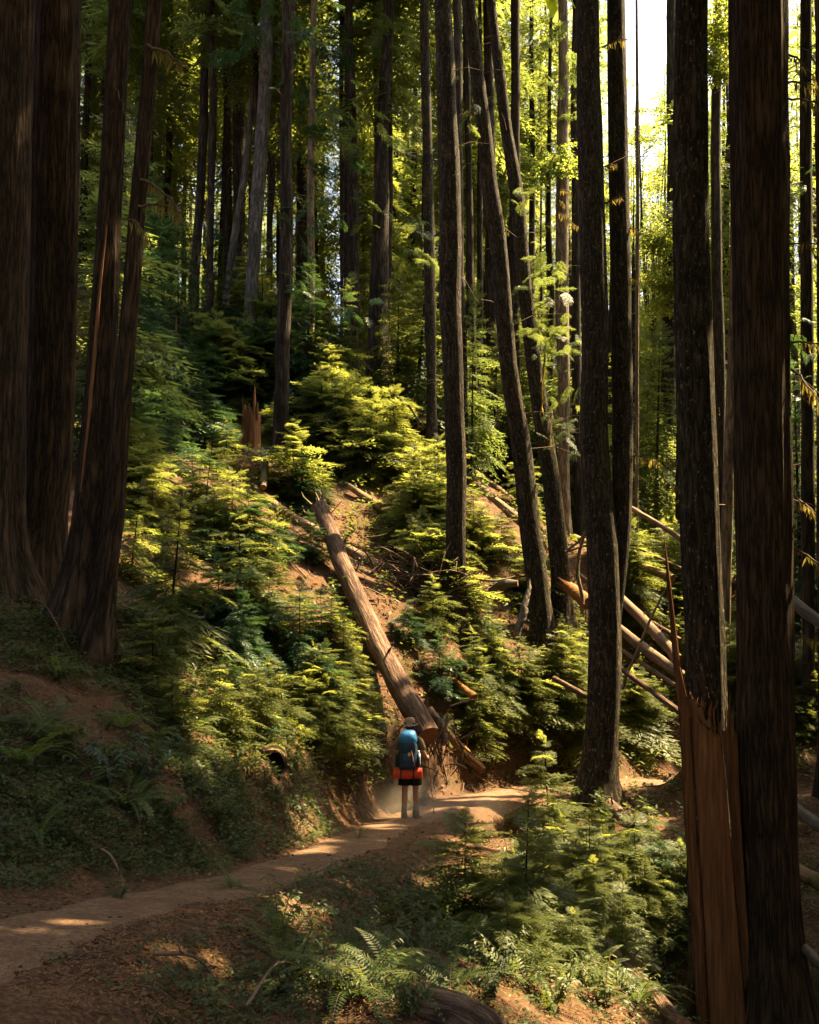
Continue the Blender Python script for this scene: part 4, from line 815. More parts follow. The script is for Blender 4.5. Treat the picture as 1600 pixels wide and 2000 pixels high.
lg('leaning_pole', 'thin pinkish bare pole slanting between forked tree and split trunk', [(1225, 988, 30), (1275, 1017, 29), (1335, 1055, 28)], (11, 12, 12), 'wood_log', seed=8, sides=12, cat='log', lift=False)
lg('fallen_log', 'dark mossy log hanging across the gap right of the forked tree', [(1120, 1050, 32), (1228, 1096, 30), (1315, 1130, 28.5)], (16, 18, 18), 'wood_moss', seed=9, lift=False)
lg('fallen_log', 'thick peeled log with a torn orange end, passing behind the forked tree', [(1112, 1148, 26.2), (1150, 1178, 25.6)], (26, 34), 'wood_orange', seed=10, jag=1.0, lift=False)
lg('fallen_log', 'pinkish peeled log sloping down from the forked tree to the split trunk', [(1195, 1150, 24.5), (1260, 1215, 23.5), (1325, 1288, 22.5)], (20, 22, 24), 'wood_log', seed=11, lift=False)
lg('fallen_log', 'dry split log under the pinkish one with a sunlit upper edge', [(1198, 1218, 23.5), (1265, 1272, 22.6), (1335, 1322, 21.8)], (20, 24, 22), 'wood_log', seed=12, lift=False)
lg('fallen_log', 'thin log propped over the dry split log', [(1215, 1270, 23), (1330, 1345, 21.6)], (9, 10), 'wood_log', seed=13, sides=10, lift=False)
lg('fallen_log', 'thin dark log crossing low behind the forked tree', [(1128, 1120, 27), (1215, 1180, 26), (1330, 1250, 24.6)], (9, 11, 11), 'logbark', seed=41, sides=12, lift=False)
lg('fallen_log', 'slim brown log lowest of the crossing logs right of the forked tree', [(1205, 1300, 22.6), (1330, 1392, 21)], (12, 14), 'logbark', seed=42, sides=12, lift=False)
lg('broken_branch', 'thin pole crossing the other logs the opposite way right of the forked tree', [(1215, 1345, 22.4), (1262, 1230, 22.8), (1300, 1150, 23)], (6, 7, 4), 'wood_log', seed=43, sides=9, cat='branch', lift=False)
lg('leaning_pole', 'slender dead pole slanting just above the dark mossy hanging log', [(1225, 1060, 30), (1330, 1110, 28.6)], (6, 7), 'logbark', seed=44, sides=9, lift=False)
lg('fallen_log', 'short log poking out left of the forked tree above the ferny saplings', [(1082, 1325, 22.8), (1150, 1362, 22)], (12, 14), 'logbark', seed=14, sides=14)
lg('broken_branch', 'orange rotten log piece below the lichen-flecked trunk', [(885, 1328, 21.6), (928, 1362, 21)], (12, 17), 'wood_orange', seed=15, jag=.8, sides=14, cat='branch')
lg('fallen_log', 'weathered grey log at the right edge beyond the widest trunk', [(1540, 1168, 17), (1640, 1245, 16)], (26, 28), 'wood_grey', seed=16, lift=False)
lg('fallen_log', 'grey-brown log low at the right edge, level with the trail', [(1540, 1572, 14.5), (1640, 1640, 13.6)], (26, 28), 'wood_grey', seed=17)
lg('fallen_log', 'pale log near the lower right corner', [(1540, 1822, 11.5), (1640, 1920, 10.6)], (22, 24), 'wood_grey', seed=18)
lg('fallen_log', 'dark mossy log heap piece right of the widest trunk', [(1535, 1690, 12.8), (1640, 1745, 12.2)], (34, 36), 'wood_moss', seed=19)
lg('fallen_log', 'reddish log sliding down into the lower right thicket', [(1172, 1830), (1240, 1905), (1335, 2010)], (26, 34, 40), 'logbark', seed=20, relief=.09)
lg('sawn_log', 'short mossy orange log with a dark sawn end at the bottom edge', [(822, 1962, 5.7), (900, 1985, 5.5), (985, 2040, 5.1)], (92, 86, 80), 'logbark', endmat='bark_far', seed=21, relief=.28, lift=False)
lg('mossy_root', 'yellow mossy root running downhill from the forked tree', [(1166, 1545), (1225, 1605), (1320, 1700)], (30, 26, 12), 'logbark', seed=22, relief=.22, cat='root')
lg('mossy_log', 'dark mossy log half buried in the bank at the left edge', [(-70, 1430, 9.2), (20, 1560, 8.6), (120, 1690, 8.4)], (52, 56, 20), 'mossbark', endmat='mossbark', seed=23, relief=.3, lift=False)
lg('rotten_slab', 'leaning orange rotten slab in the root mound right of the hiker', [(868, 1425, 20.3), (905, 1470, 19.8), (945, 1505, 19.5)], (10, 26, 16), 'wood_orange', seed=24, relief=.4, jag=.6, cat='wood')
lg('rotten_slab', 'brown bark slab leaning beside the sawn log end', [(842, 1385, 19.9), (862, 1420, 19.5), (868, 1455, 19.3)], (14, 18, 10), 'logbark', seed=25, relief=.14, cat='wood', lift=False)
lg('broken_pole', 'bent silver pole in the upper clearing pointing down right', [(767, 768, 34), (800, 796, 33.4), (818, 822, 33)], (5, 6, 4), 'wood_grey', seed=26, sides=8, cat='pole', lift=False)
lg('broken_pole', 'upright splintered half of the bent silver pole', [(765, 766, 34), (768, 800, 34), (775, 835, 34)], (4, 5, 5), 'wood_grey', seed=27, sides=8, cat='pole', lift=False)
lg('broken_branch', 'pale stick with a torn orange tip below the twin dark trunks', [(618, 722, 37), (650, 742, 36.4), (676, 748, 36)], (5, 6, 5), 'wood_log', seed=28, sides=8, cat='branch', lift=False)
lg('broken_branch', 'forked dead branch between the leaning pair and the forked tree', [(1108, 1074, 26), (1125, 1062, 25.6), (1150, 1030, 25)], (5, 6, 4), 'wood_grey', seed=29, sides=8, cat='branch', lift=False)
lg('broken_branch', 'lower pale dead branch reaching the forked tree', [(1105, 1078, 26), (1150, 1064, 25)], (5, 4), 'wood_grey', seed=30, sides=8, cat='branch', lift=False)
lg('leaning_pole', 'dry pole propped up beside the forked tree', [(1140, 1180, 24.4), (1128, 1100, 24.6), (1148, 1030, 24.4)], (9, 9, 6), 'wood_log', seed=33, sides=10, cat='log', lift=False)
lg('uprooted_log', 'grey gnarled log lying over the dark hollow below the leaning pair', [(960, 1152, 25), (985, 1140, 24.8), (1012, 1139, 24.7)], (12, 22, 14), 'wood_grey', seed=31, relief=.4, jag=1.4, lift=False)
lg('grey_snag', 'broken grey snag standing in front of the leaning pair', [(1034, 1140, 24.2), (1024, 1185, 24), (1010, 1240, 23.8)], (8, 18, 16), 'wood_grey', seed=32, relief=.3, jag=1.2, cat='snag', lift=False)
lg('white_snag', 'bleached white snag piece standing beside the broken red stump', [(512, 878), (518, 905), (514, 952)], (9, 18, 14), 'wood_grey', seed=34, relief=.16, jag=1.2, cat='snag', fit=True, off=.5)
lg('dead_stub', 'small mossy stub standing up from the grey bare log', [(521, 962, 27.9), (524, 985, 27.9)], (7, 9), 'wood_moss', seed=35, sides=10, cat='branch', lift=False)
# hollow log in the bank
def hollow(label, px, py, Y, r_, tilt):
    c = hit(px, py)+[0, -.05, .0]; ax = norm(np.array([.12, -1, -.02])); root = empty('hollow_log', c, label, 'log')
    s = np.linspace(-1.2, .10, 14)[:, None]*ax
    tube(s, np.full(14, r_), 26, relief=.10, seed=91, cap0=False, cap1=False, back=(0, 0, -1)).obj('shell', M['wood_moss'], root)
    b = tube(s, np.full(14, r_*.86), 26, relief=.05, seed=92, cap1=False, back=(0, 0, -1)); b.obj('inside', plain('black_inside', (.012, .009, .007), .95), root)  # inner wall coloured near-black
    c_ = np.linspace(0, 2*PI, 27); X = norm(np.cross(ax, [0, 0, 1])); Z = np.cross(X, ax); rim = MB()
    ring = np.stack([np.cos(c_), np.sin(c_)], -1)@np.stack([X, Z])
    jg = ax*(.10+.03*np.sin(c_*5))[:, None]
    V = np.concatenate([ring*r_*1.03+jg, ring*r_*.84+jg]); j = np.arange(26); rim.add(V, np.stack([j, j+1, j+28, j+27], -1), uv=V[:, :2]); rim.obj('rim', M['logbark'], root)
hollow('hollow log with a round black mouth in the ferny bank', 532, 1490, 12.6, .20, .3)
# broken red stump with a spike
def stump(label, px, py, Y, wpx, hpx, spike, seed):
    c = at(px, py, Y); c[2] = min(c[2], gz(c[0], c[1])); d = (c-CAM)@FWD; r_ = wpx/2/FPX*d; h = hpx/FPX*d
    root = empty('tree_stump', c, label, 'stump'); rgs = np.random.default_rng(seed)
    n = 26; sd = 40; P_ = np.stack([0*np.arange(n), 0*np.arange(n), np.linspace(-.3, h, n)], -1)
    b = tube(P_, r_*(1.15-.18*np.linspace(0, 1, n)), sd, relief=.16, seed=seed, cap1=False, flute=.05)
    V = b.V[0].reshape(n, sd+1, 3); a = np.linspace(0, 2*PI, sd+1)
    prof = rgs.random(sd); prof[-1] = prof[0]; prof = np.append(prof, prof[0])
    topz = (prof-.55)*h*.22
    k = int(sd*.34); topz[k-1:k+2] += np.array([.4, 1, .4])*spike/FPX*d
    for i in range(n): V[i, :, 2] += topz*(max(0, i/(n-1)-.55)/.45)**1.5
    b.V[0] = V.reshape(-1, 3); b.obj('trunk', M['wood_red'], root)
    tube(np.array([[0, 0, h*.3], [0, 0, h*.72]]), [r_*.8, r_*.8], sd, seed=3, cap0=False, rough=True).obj('rotten_core', M['wood_red'], root)
    q = at(px+7, py-hpx+6, Y)-c
    for dx, hh, ww in ((7, 48, 7), (-12, 12, 9), (13, 14, 7), (-3, 8, 10)):
        q = np.array([dx/FPX*d, -r_*.6, h*.8]); tube(np.array([q, q+[0, 0, (hh+20)/FPX*d*.6], q+[.01, 0, (hh+20)/FPX*d]]), [ww/2/FPX*d, ww/2.6/FPX*d, .006], 7, seed=4, relief=.1).obj('splinter', M['wood_red'], root)
stump('broken red-brown stump with one tall splinter, high on the slope', 491, 885, 30, 36, 92, 40, 55)
stump('low grey-brown stump among young conifers on the upper left slope', 338, 720, 36, 22, 80, 10, 56)
# torn slab on the split trunk
rt, bt, _ = tree_by('massive dark')
def plank(L, Rr, Y, thick, jag, seed, mat='wood_red', bulge=.03, nm='torn_slab', slant=0):
    ys = np.unique(np.concatenate([np.linspace(L[0][1], L[-1][1], 34), [p[1] for p in L]])); nc = 15; V = []
    rgp = np.random.default_rng(seed); tj = jag*(.35*rgp.random(nc)+.9*vnoise(np.arange(nc)*.45, seed)-.3)+(rgp.random(nc) < .15)*jag*.5; ridge = rgp.normal(size=nc)*.012
    for side in (0, 1):
        for i, y in enumerate(ys):
            xl = np.interp(y, [p[1] for p in L], [p[0] for p in L]); xr = np.interp(y, [p[1] for p in Rr], [p[0] for p in Rr])
            for c in range(nc):
                u = c/(nc-1); yy = y + (tj[c]*max(0, 1-i/3)) + slant*u**.7*max(0, 1-i/9)
                V.append(at(xl+(xr-xl)*u, yy, Y - bulge*(1-(2*u-1)**2)*(1 if side == 0 else .6) + (thick if side else 0) + ridge[c]*(1-side)+.004*rgp.normal()))
    V = np.array(V)-bt; n = len(ys); off = n*nc; Q = []
    for i in range(n-1):
        for c in range(nc-1):
            a = i*nc+c; Q += [[a, a+1, a+nc+1, a+nc], [off+a, off+a+nc, off+a+nc+1, off+a+1]]
        a = i*nc; Q.append([a, a+nc, off+a+nc, off+a]); a = i*nc+nc-1; Q.append([a, off+a, off+a+nc, a+nc])
    for c in range(nc-1):
        Q.append([c, off+c, off+c+1, c+1]); a = (n-1)*nc+c; Q.append([a, a+1, off+a+1, off+a])
    MB().add(V, Q, uv=np.stack([V[:, 0]*1.0+seed, V[:, 2]], -1)).obj(nm, M[mat], rt)
plank([(1297, 1055), (1303, 1150), (1315, 1300), (1328, 1420), (1336, 1600), (1350, 1800), (1366, 2080)], [(1299, 1055), (1312, 1150), (1330, 1300), (1349, 1380), (1360, 1600), (1374, 1800), (1387, 2080)], 11.32, .10, 0, 1)
plank([(1347, 1335), (1350, 1385), (1362, 1600), (1376, 1800), (1389, 2080)], [(1396, 1335), (1407, 1400), (1416, 1500), (1424, 1600), (1440, 1800), (1465, 2080)], 11.26, .14, 26, 2, bulge=.05, slant=75)
plank([(1408, 1412), (1426, 1600), (1442, 1800), (1467, 2080)], [(1440, 1412), (1447, 1600), (1460, 1800), (1480, 2080)], 11.34, .12, 24, 3)
plank([(1457, 1400), (1464, 1600), (1473, 1800), (1484, 2080)], [(1459, 1400), (1469, 1600), (1478, 1800), (1489, 2080)], 11.42, .06, 0, 4)
plank([(1377, 1342), (1366, 1395), (1360, 1440)], [(1381, 1342), (1393, 1395), (1402, 1440)], 11.40, .16, 0, 5, mat='bark_lichen', bulge=.06, nm='bark_shard')

rgs_ = np.random.default_rng(8)
for k in range(14):
    px = 1352+k*6.3+rgs_.normal()*2; y0 = 1375+3.5*k*(k < 9)+31*(k >= 9)+rgs_.normal()*6; hh = 14+38*rgs_.random()**2; w_ = .008+.016*rgs_.random()
    p0 = at(px, y0+34, 11.30); p1 = at(px+rgs_.normal()*2, y0-hh*.3, 11.29); p2 = at(px+rgs_.normal()*4, y0-hh, 11.27+.05*rgs_.normal())
    tube(np.array([p0, p1, p2])-bt, [w_, w_*.7, .002], 5, relief=.1, seed=k).obj('splinter', M['wood_red'], rt)
# ------------------------------------------------------------------ hiker
HB = HIK.copy(); HB[2] = gz(HB[0], HB[1]); j = np.argmin(((TRD[:, :2]-HB[:2])**2).sum(1)); HB[2] = TRD[j, 2]+.02
def skin(name, verts, edges, mat, parent, sub=2, root=0):
    m = bpy.data.meshes.new(name); m.from_pydata([v[:3] for v in verts], edges, []); o = link(name, m, parent)
    md = o.modifiers.new('skin', 'SKIN'); md.use_smooth_shade = True; md.branch_smoothing = .4
    for i, v in enumerate(verts):
        rr = v[3]; rr = rr if isinstance(rr, tuple) else (rr, rr)
        m.skin_vertices[0].data[i].radius = rr; m.skin_vertices[0].data[i].use_root = (i == root)
    s = o.modifiers.new('sub', 'SUBSURF'); s.levels = sub; s.render_levels = sub
    m.materials.append(mat); return o
MS = plain('tanned_skin', (.36, .19, .12), .55, .4, .08, 20); MDK = plain('black_shorts_cloth', (.012, .013, .015), .85, .2, .2, 60)
MSH = plain('olive_shirt_cloth', (.11, .085, .05), .85, .2, .3, 40); MHAT = plain('brown_felt_hat', (.26, .165, .115), .85, .2, .15, 60); MHB = plain('dark_hat_band', (.015, .012, .010), .8)
MBL_LIT = plain('sunlit_blue_nylon', (.014, .14, .36), .5, .5, .18, 18, .25); MBL_SHADE = plain('shaded_blue_nylon', (.007, .034, .075), .5, .4, .2, 18, .3); MBK = plain('black_webbing', (.010, .010, .012), .7)  # same blue nylon, its sunlight and shade coloured in: lid lit, bag shaded
MRD = plain('red_orange_foam', (.52, .055, .022), .7, .25, .15, 30, .2); MBT = plain('tan_boot_leather', (.17, .125, .085), .8, .2, .25, 40); MSK = plain('grey_wool_sock', (.22, .19, .16), .95, .1, .2, 80); MMT = plain('pole_metal', (.05, .05, .055), .35, .6, .1)
per = empty('person', HB, 'hiker seen from behind in a brown hat and black shorts, walking down the trail', 'person')
per.rotation_euler = (0, 0, math.radians(-6)); per.scale = (.93, .93, .95)
bv = [(0, 0, .93, .125), (0, .01, 1.10, .13), (0, .03, 1.28, .15), (0, .05, 1.42, .10), (0, .07, 1.50, .058), (0, .095, 1.575, .075), (0, .10, 1.665, .092), (0, .10, 1.72, .07), (0, .19, 1.60, .018),
      (-.095, 0, .86, .098), (-.085, .00, .48, .058), (-.085, -.05, .36, .064), (-.088, -.10, .10, .036), (-.09, .0, .035, .033),
      (.10, .02, .86, .098), (.105, .11, .48, .060), (.105, .09, .36, .062), (.11, .08, .10, .038), (.115, .20, .035, .035),
      (-.19, .04, 1.40, .060), (-.235, .03, 1.17, .045), (-.20, .22, 1.10, .034), (-.17, .29, 1.13, .030),
      (.19, .04, 1.40, .060), (.255, .03, 1.17, .045), (.30, .22, 1.05, .034), (.315, .29, 1.045, .028)]
be = [(0, 1), (1, 2), (2, 3), (3, 4), (4, 5), (5, 6), (6, 7), (5, 8), (0, 9), (9, 10), (10, 11), (11, 12), (12, 13), (0, 14), (14, 15), (15, 16), (16, 17), (17, 18), (3, 19), (19, 20), (20, 21), (21, 22), (3, 23), (23, 24), (24, 25), (25, 26)]
for hand, wv_, sx in ((22, np.array([-.17, .29, 1.13]), -1), (26, np.array([.315, .29, 1.045]), 1)):
    for f in range(4):
        o_ = wv_+[.0, .045, .028-.017*f]; k0 = len(bv)
        bv += [(*o_, .0095), (*(o_+[-.028*sx, .028, -.002]), .0085), (*(o_+[-.048*sx, .008, -.003]), .0075)]; be += [(hand, k0), (k0, k0+1), (k0+1, k0+2)]
    k0 = len(bv); o_ = wv_+[-.02*sx, .02, .03]; bv += [(*o_, .010), (*(o_+[-.022*sx, .022, .012]), .0085)]; be += [(hand, k0), (k0, k0+1)]
skin('body', bv, be, MS, per)
tube([(-.0, .10, 1.60), (0, .09, 1.66), (0, .10, 1.73)], [.085, .102, .08], 16).obj('hair', plain('dark_hair', (.03, .018, .012), .7), per)
skin('shirt', [(0, 0, .98, .145), (0, .02, 1.15, .15), (0, .035, 1.30, .168), (0, .05, 1.425, .115), (-.195, .04, 1.40, .076), (-.238, .03, 1.20, .062), (.195, .04, 1.40, .076), (.258, .03, 1.20, .062), (0, .065, 1.475, .072)], [(0, 1), (1, 2), (2, 3), (3, 4), (4, 5), (3, 6), (6, 7), (3, 8)], MSH, per)
sb = MB(); tube([(0, 0, 1.02), (0, 0, .95), (0, .005, .86), (0, .01, .80)], [.165, .175, .185, .16], 24, mb=sb, cap0=False)
for x, yy in ((-.092, .0), (.105, .035)): tube([(x*.8, yy*.4, .92), (x, yy*.7, .80), (x*1.04, yy, .70), (x*1.06, yy*1.1, .60)], [.115, .118, .113, .118], 20, mb=sb, cap1=False)
sb.obj('shorts', MDK, per)
for x, y in ((-.088, -.10), (.11, .08)):
    tube([(x, y-.0, .23), (x, y, .17), (x, y, .09)], [.050, .052, .055], 14, cap0=False).obj('sock', MSK, per)
    b = MB(); tube([(x, y, .14), (x, y, .09), (x, y+.01, .04), (x, y+.02, .0)], [.056, .060, .062, .06], 16, mb=b); tube([(x, y-.05, .035), (x, y+.04, .045), (x+.004, y+.13, .035), (x+.006, y+.19, .025)], [.046, .052, .050, .028], 14, mb=b); b.obj('boot', MBT, per)
hb = MB(); a = np.linspace(0, 2*PI, 33); pr = [(.155, 1.668), (.148, 1.662), (.11, 1.675), (.106, 1.72), (.098, 1.76), (.075, 1.785), (.03, 1.775)]
V = np.array([[r_*math.cos(q)*.92, .10+r_*math.sin(q)*1.08, z+(.02*math.cos(2*q) if r_ > .15 else 0)] for r_, z in pr for q in a]); i, j = np.meshgrid(np.arange(6), np.arange(32), indexing='ij')
hb.add(V, np.stack([i*33+j, i*33+j+1, (i+1)*33+j+1, (i+1)*33+j], -1).reshape(-1, 4)); ho = hb.obj('hat', MHAT, per); sm = ho.modifiers.new('thick', 'SOLIDIFY'); sm.thickness = .006
tube([(0, .10, 1.682), (0, .10, 1.705)], [.1125, .111], 32, cap0=False, cap1=False).obj('hat_band', MHB, ho)
# backpack
def loft(secs, n=40, ex=3.2):
    a = np.linspace(0, 2*PI, n+1); V = []; 
    for (z, hx, hy, cx, cy_) in secs:
        c, s = np.cos(a), np.sin(a); rr = (np.abs(c)**ex+np.abs(s)**ex)**(-1/ex)
        wr = 1+.02*(vnoise(c*3, s*3, z*9, 7)-.5)*2
        V.append(np.stack([cx+hx*c*rr*wr, cy_+hy*s*rr*wr, np.full_like(a, z)], -1))
    V = np.array(V); m = len(secs); b = MB(); i, j = np.meshgrid(np.arange(m-1), np.arange(n), indexing='ij'); w_ = n+1
    b.add(V.reshape(-1, 3), np.stack([i*w_+j, i*w_+j+1, (i+1)*w_+j+1, (i+1)*w_+j], -1).reshape(-1, 4))
    for k, fl in ((0, True), (m-1, False)):
        ring = V[k, :n]; v = np.concatenate([ring, [ring.mean(0)]]); jj = np.arange(n); t = np.stack([jj, (jj+1) % n, np.full(n, n)], -1); b.add(v, T=t[:, ::-1] if fl else t)
    return b
pk = empty('backpack', HB, 'large blue backpack with a lid in sunlit blue, worn by the hiker', 'backpack'); pk.rotation_euler = per.rotation_euler; pk.scale = (.82, .95, .95)
loft([(.93, .15, .09, 0, -.24), (.96, .18, .125, 0, -.25), (1.05, .20, .145, 0, -.255), (1.18, .195, .145, 0, -.255), (1.32, .185, .135, 0, -.25), (1.44, .175, .125, 0, -.245), (1.50, .16, .11, 0, -.24)]).obj('main_bag', MBL_SHADE, pk)
loft([(1.40, .165, .13, .0, -.255), (1.43, .19, .155, .0, -.26), (1.50, .185, .155, .0, -.255), (1.56, .165, .14, .0, -.25), (1.60, .135, .11, .01, -.24), (1.615, .08, .06, .01, -.235)]).obj('lid', MBL_LIT, pk)
loft([(1.24, .155, .02, .01, -.385), (1.30, .165, .03, .01, -.385), (1.42, .155, .03, .01, -.378), (1.45, .14, .02, .01, -.372)]).obj('front_panel', MBL_SHADE, pk)
loft([(.99, .12, .02, 0, -.395), (1.03, .15, .04, 0, -.405), (1.16, .145, .04, 0, -.405), (1.22, .12, .02, 0, -.395)]).obj('front_pocket', MBL_SHADE, pk)
for sx in (-1, 1):
    loft([(.97, .03, .06, sx*.20, -.24), (1.0, .05, .09, sx*.21, -.24), (1.15, .05, .09, sx*.21, -.24), (1.20, .03, .07, sx*.20, -.24)]).obj('side_pocket', MBK, pk)
    tube([(sx*.09, -.12, 1.48), (sx*.115, .02, 1.50), (sx*.125, .15, 1.40), (sx*.14, .13, 1.22), (sx*.17, -.06, 1.08)], [.028, .034, .034, .028, .02], 10).obj('shoulder_strap', MBK, pk)
    tube([(sx*.09, -.40, 1.40), (sx*.09, -.445, 1.25), (sx*.09, -.45, 1.10), (sx*.09, -.40, 1.0)], [.009]*4, 6).obj('compression_strap', MBK, pk)
tube([(-.20, -.12, 1.02), (-.19, .10, 1.01), (0, .19, 1.0), (.19, .10, 1.01), (.20, -.12, 1.02)], [.035, .035, .02, .035, .035], 10).obj('hip_belt', MBK, pk)
loft([(1.195, .035, .004, .06, -.447), (1.225, .042, .005, .06, -.437), (1.25, .035, .004, .06, -.43)], 20).obj('patch', plain('yellow_patch', (.50, .36, .14), .7), pk)
tube([(.085, -.43, 1.29), (.115, -.45, 1.20), (.13, -.44, 1.10)], [.012, .012, .01], 6).obj('loop', plain('orange_cord', (.42, .14, .05), .7), pk)
bo = empty('water_bottle', HB, 'pale bottle tucked in the right side pocket of the backpack', 'bottle'); bo.rotation_euler = per.rotation_euler; bo.scale = (.82, .95, .95)
tube([(.225, -.27, 1.02), (.225, -.27, 1.20), (.225, -.27, 1.225)], [.036, .036, .018], 14).obj('flask', plain('clear_blue_plastic', (.35, .5, .55), .25, .5), bo); tube([(.225, -.27, 1.226), (.225, -.27, 1.26)], [.02, .02], 12).obj('cap', plain('white_cap', (.7, .7, .68), .5), bo)
rl = empty('foam_roll', HB, 'red-orange foam mat roll strapped under the blue backpack', 'sleeping mat'); rl.rotation_euler = per.rotation_euler; rl.scale = (.93, .95, .95)
xs = np.linspace(-.26, .26, 18); tube(np.stack([xs, -.27+0*xs, .855+.006*np.sin(xs*9)], -1), .092+.004*np.cos(xs*22), 28, back=(0, 0, 1)).obj('mat', MRD, rl)
for x in (-.12, .11): tube(np.array([[x-.011, -.27, .855], [x+.011, -.27, .855]]), [.099, .099], 28, back=(0, 0, 1)).obj('strap', MBK, rl)
for x in (-.261, .261):
    q = np.linspace(0, 5*PI, 60); rr = .08*q/(5*PI); tube(np.stack([np.full(60, x), -.27+rr*np.cos(q), .855+rr*np.sin(q)], -1), .004, 4).obj('spiral_edge', MRD, rl)
po = empty('trekking_pole', HB, 'thin dark trekking pole held in the right hand of the hiker', 'pole'); po.rotation_euler = per.rotation_euler; po.scale = (.93, .95, .95)
t0, t1 = np.array([.305, .345, 1.09]), np.array([.41, .62, .0]); gp = HB + np.array([t1[0], t1[1], 0]); t1[2] = gz(gp[0], gp[1])-HB[2]+.01
tube([t0, t0+(t1-t0)*.5, t1], [.010, .009, .007], 8).obj('shaft', MMT, po); tube([t0-(t1-t0)*.03, t0+(t1-t0)*.11], [.017, .015], 10).obj('grip', MBK, po)
q = t0+(t1-t0)*.94; tube([q, q+[0, 0, .008]], [.032, .03], 14).obj('basket', MBK, po); q = t0+(t1-t0)*.62; tube([q, q+(t1-t0)*.03], [.014, .014], 8).obj('clamp', plain('silver', (.6, .6, .6), .4), po)

def near_log(px, py, m=34):
    lx = 625+(835-625)*(py-985)/(1440-985); return (py > 985) & (py < 1560) & (px > lx-m) & (px < lx+m-8)
# ------------------------------------------------------------------ ferns, leafy shrubs
def fern_proto(seed, nf=13, L=.7):
    rg = np.random.default_rng(seed); out = []; st = MB()
    for i in range(nf):
        az = i*2.399+rg.normal()*.3; l = L*(.7+.5*rg.random()); lift = .75+.5*rg.random(); n = 26
        t = np.linspace(0, 1, n); x = l*(t*.9); z = l*(lift*t-1.05*t*t*(.55+.45*rg.random()))
        P = np.stack([x, rg.normal()*.08*l*t*t, z], -1); T = norm(np.gradient(P, axis=0))
        wv = .115*L*np.sin(PI*np.clip(t*.92+.08, 0, 1))**.7*(1-.5*t)*1.3
        for s in (-1, 1):
            sd = np.array([0, s, 0])*np.ones((n, 1)); d = norm(sd*1.0+T*.35+rg.normal(size=(n, 3))*.06-[0, 0, .12])
            K = kite(P, d, norm(T), wv, np.full(n, l*.9/n*.85)); out.append(rot_z(K[2:], az))
        tube(rot_z(P[::3], az), np.linspace(.005, .0015, len(P[::3])), 3, mb=st, cap0=False, cap1=False)
    return MB().kites(np.concatenate(out)).mesh('fronds', M['fern'], False), st.mesh('stalks', M['twig'])
FP = [fern_proto(i, nf=(14, 11, 9)[i]) for i in range(3)]
def fern(px, py, s, label, group=None, i=None):
    p = hit(px, py); p[2] = gz(p[0], p[1]); i = int(R.integers(0, 3)) if i is None else i
    o = empty('sword_fern', p, label, 'fern', group); o.scale = (s, s, s); o.rotation_euler = (R.normal()*.15, R.normal()*.15, R.random()*6)
    link('fronds', FP[i][0], o); link('stalks', FP[i][1], o)
for px, py, s, lb in [(775, 1945, .72, 'sword fern with long curved fronds beside the sawn log at the bottom edge'), (745, 1790, .62, 'pale fern in the shade below the middle of the trail'), (555, 1890, .85, 'fern with one long drooping frond below the yellow-leaved shrub'), (648, 1490, .8, 'fern with sunlit side fronds on the bank near the hiker'), (690, 1500, .7, 'bright fern at the edge of the bank left of the hiker'), (470, 1510, .8, 'fern growing left under the hollow log'), (580, 1500, .7, 'fern hanging beside the mouth of the hollow log'), (1030, 1920, .8, 'fern with yellow lit arching fronds in the lower thicket'), (455, 1740, .4, 'small lone fern frond at the trail edge'), (700, 1640, .4, 'small fern by the trail just before the hiker')]: fern(px, py, s, lb)
rg = np.random.default_rng(21)
for k in range(70):
    z = [(260, 1380, 760, 1520), (0, 1320, 420, 1600), (60, 1400, 480, 1640), (600, 1780, 1000, 1960), (1000, 1820, 1320, 1980), (850, 1360, 1120, 1500), (1210, 1350, 1330, 1480)][k % 7]
    px, py = rg.uniform(z[0], z[2]), rg.uniform(z[1], z[3])
    if abs(px-800) < 55 and py < 1660: continue
    if near_log(px, py): continue
    fs = rg.uniform(.4, .9); fern(px, py, fs, size_word(fs, .45, .58)+' fern growing '+where(px, py), 'small ferns on the slope')
def shrub_proto(seed, H=.6, ns=9, leaf=.085, nl=13):
    rg = np.random.default_rng(seed); out = []; st = MB()
    for i in range(ns):
        az = rg.random()*6.28; l = H*(.7+.5*rg.random()); t = np.linspace(0, 1, 7); bend = .3+.6*rg.random()
        P = np.stack([np.cos(az)*l*bend*t**1.3, np.sin(az)*l*bend*t**1.3, l*t*(1-.3*bend*t)], -1); tube(P, np.linspace(.006, .002, 7), 4, mb=st, cap0=False, cap1=False)
        u = .2+.8*(np.arange(nl)+rg.random(nl)*.5)/nl; B = np.stack([np.interp(u, t, P[:, a]) for a in range(3)], -1)
        a2 = az+np.where(np.arange(nl) % 2, 1.1, -1.1)+rg.normal(size=nl)*.3; d = norm(np.stack([np.cos(a2), np.sin(a2), rg.normal(size=nl)*.25-.2], -1))
        sd = norm(np.cross(d, [0, 0, 1])+rg.normal(size=(nl, 3))*.15); L = leaf*(.7+.6*rg.random(nl)); dn = np.array([0, 0, -1])
        for s in (-1, 1):
            fold = norm(sd*s+[0, 0, .22]); w_ = L*.25
            out.append(np.stack([B, B+d*(L*.35)[:, None]+fold*w_[:, None], B+d*(L*.72)[:, None]+fold*(w_*.75)[:, None]+dn*(L*.08)[:, None], B+d*L[:, None]+dn*(L*.2)[:, None]], 1))
    return MB().kites(np.concatenate(out)), st.mesh('stems', M['twig'])
SHP = [shrub_proto(i+70, ns=(10, 8, 12)[i], leaf=(.10, .075, .085)[i]) for i in range(3)]; SPM = {}
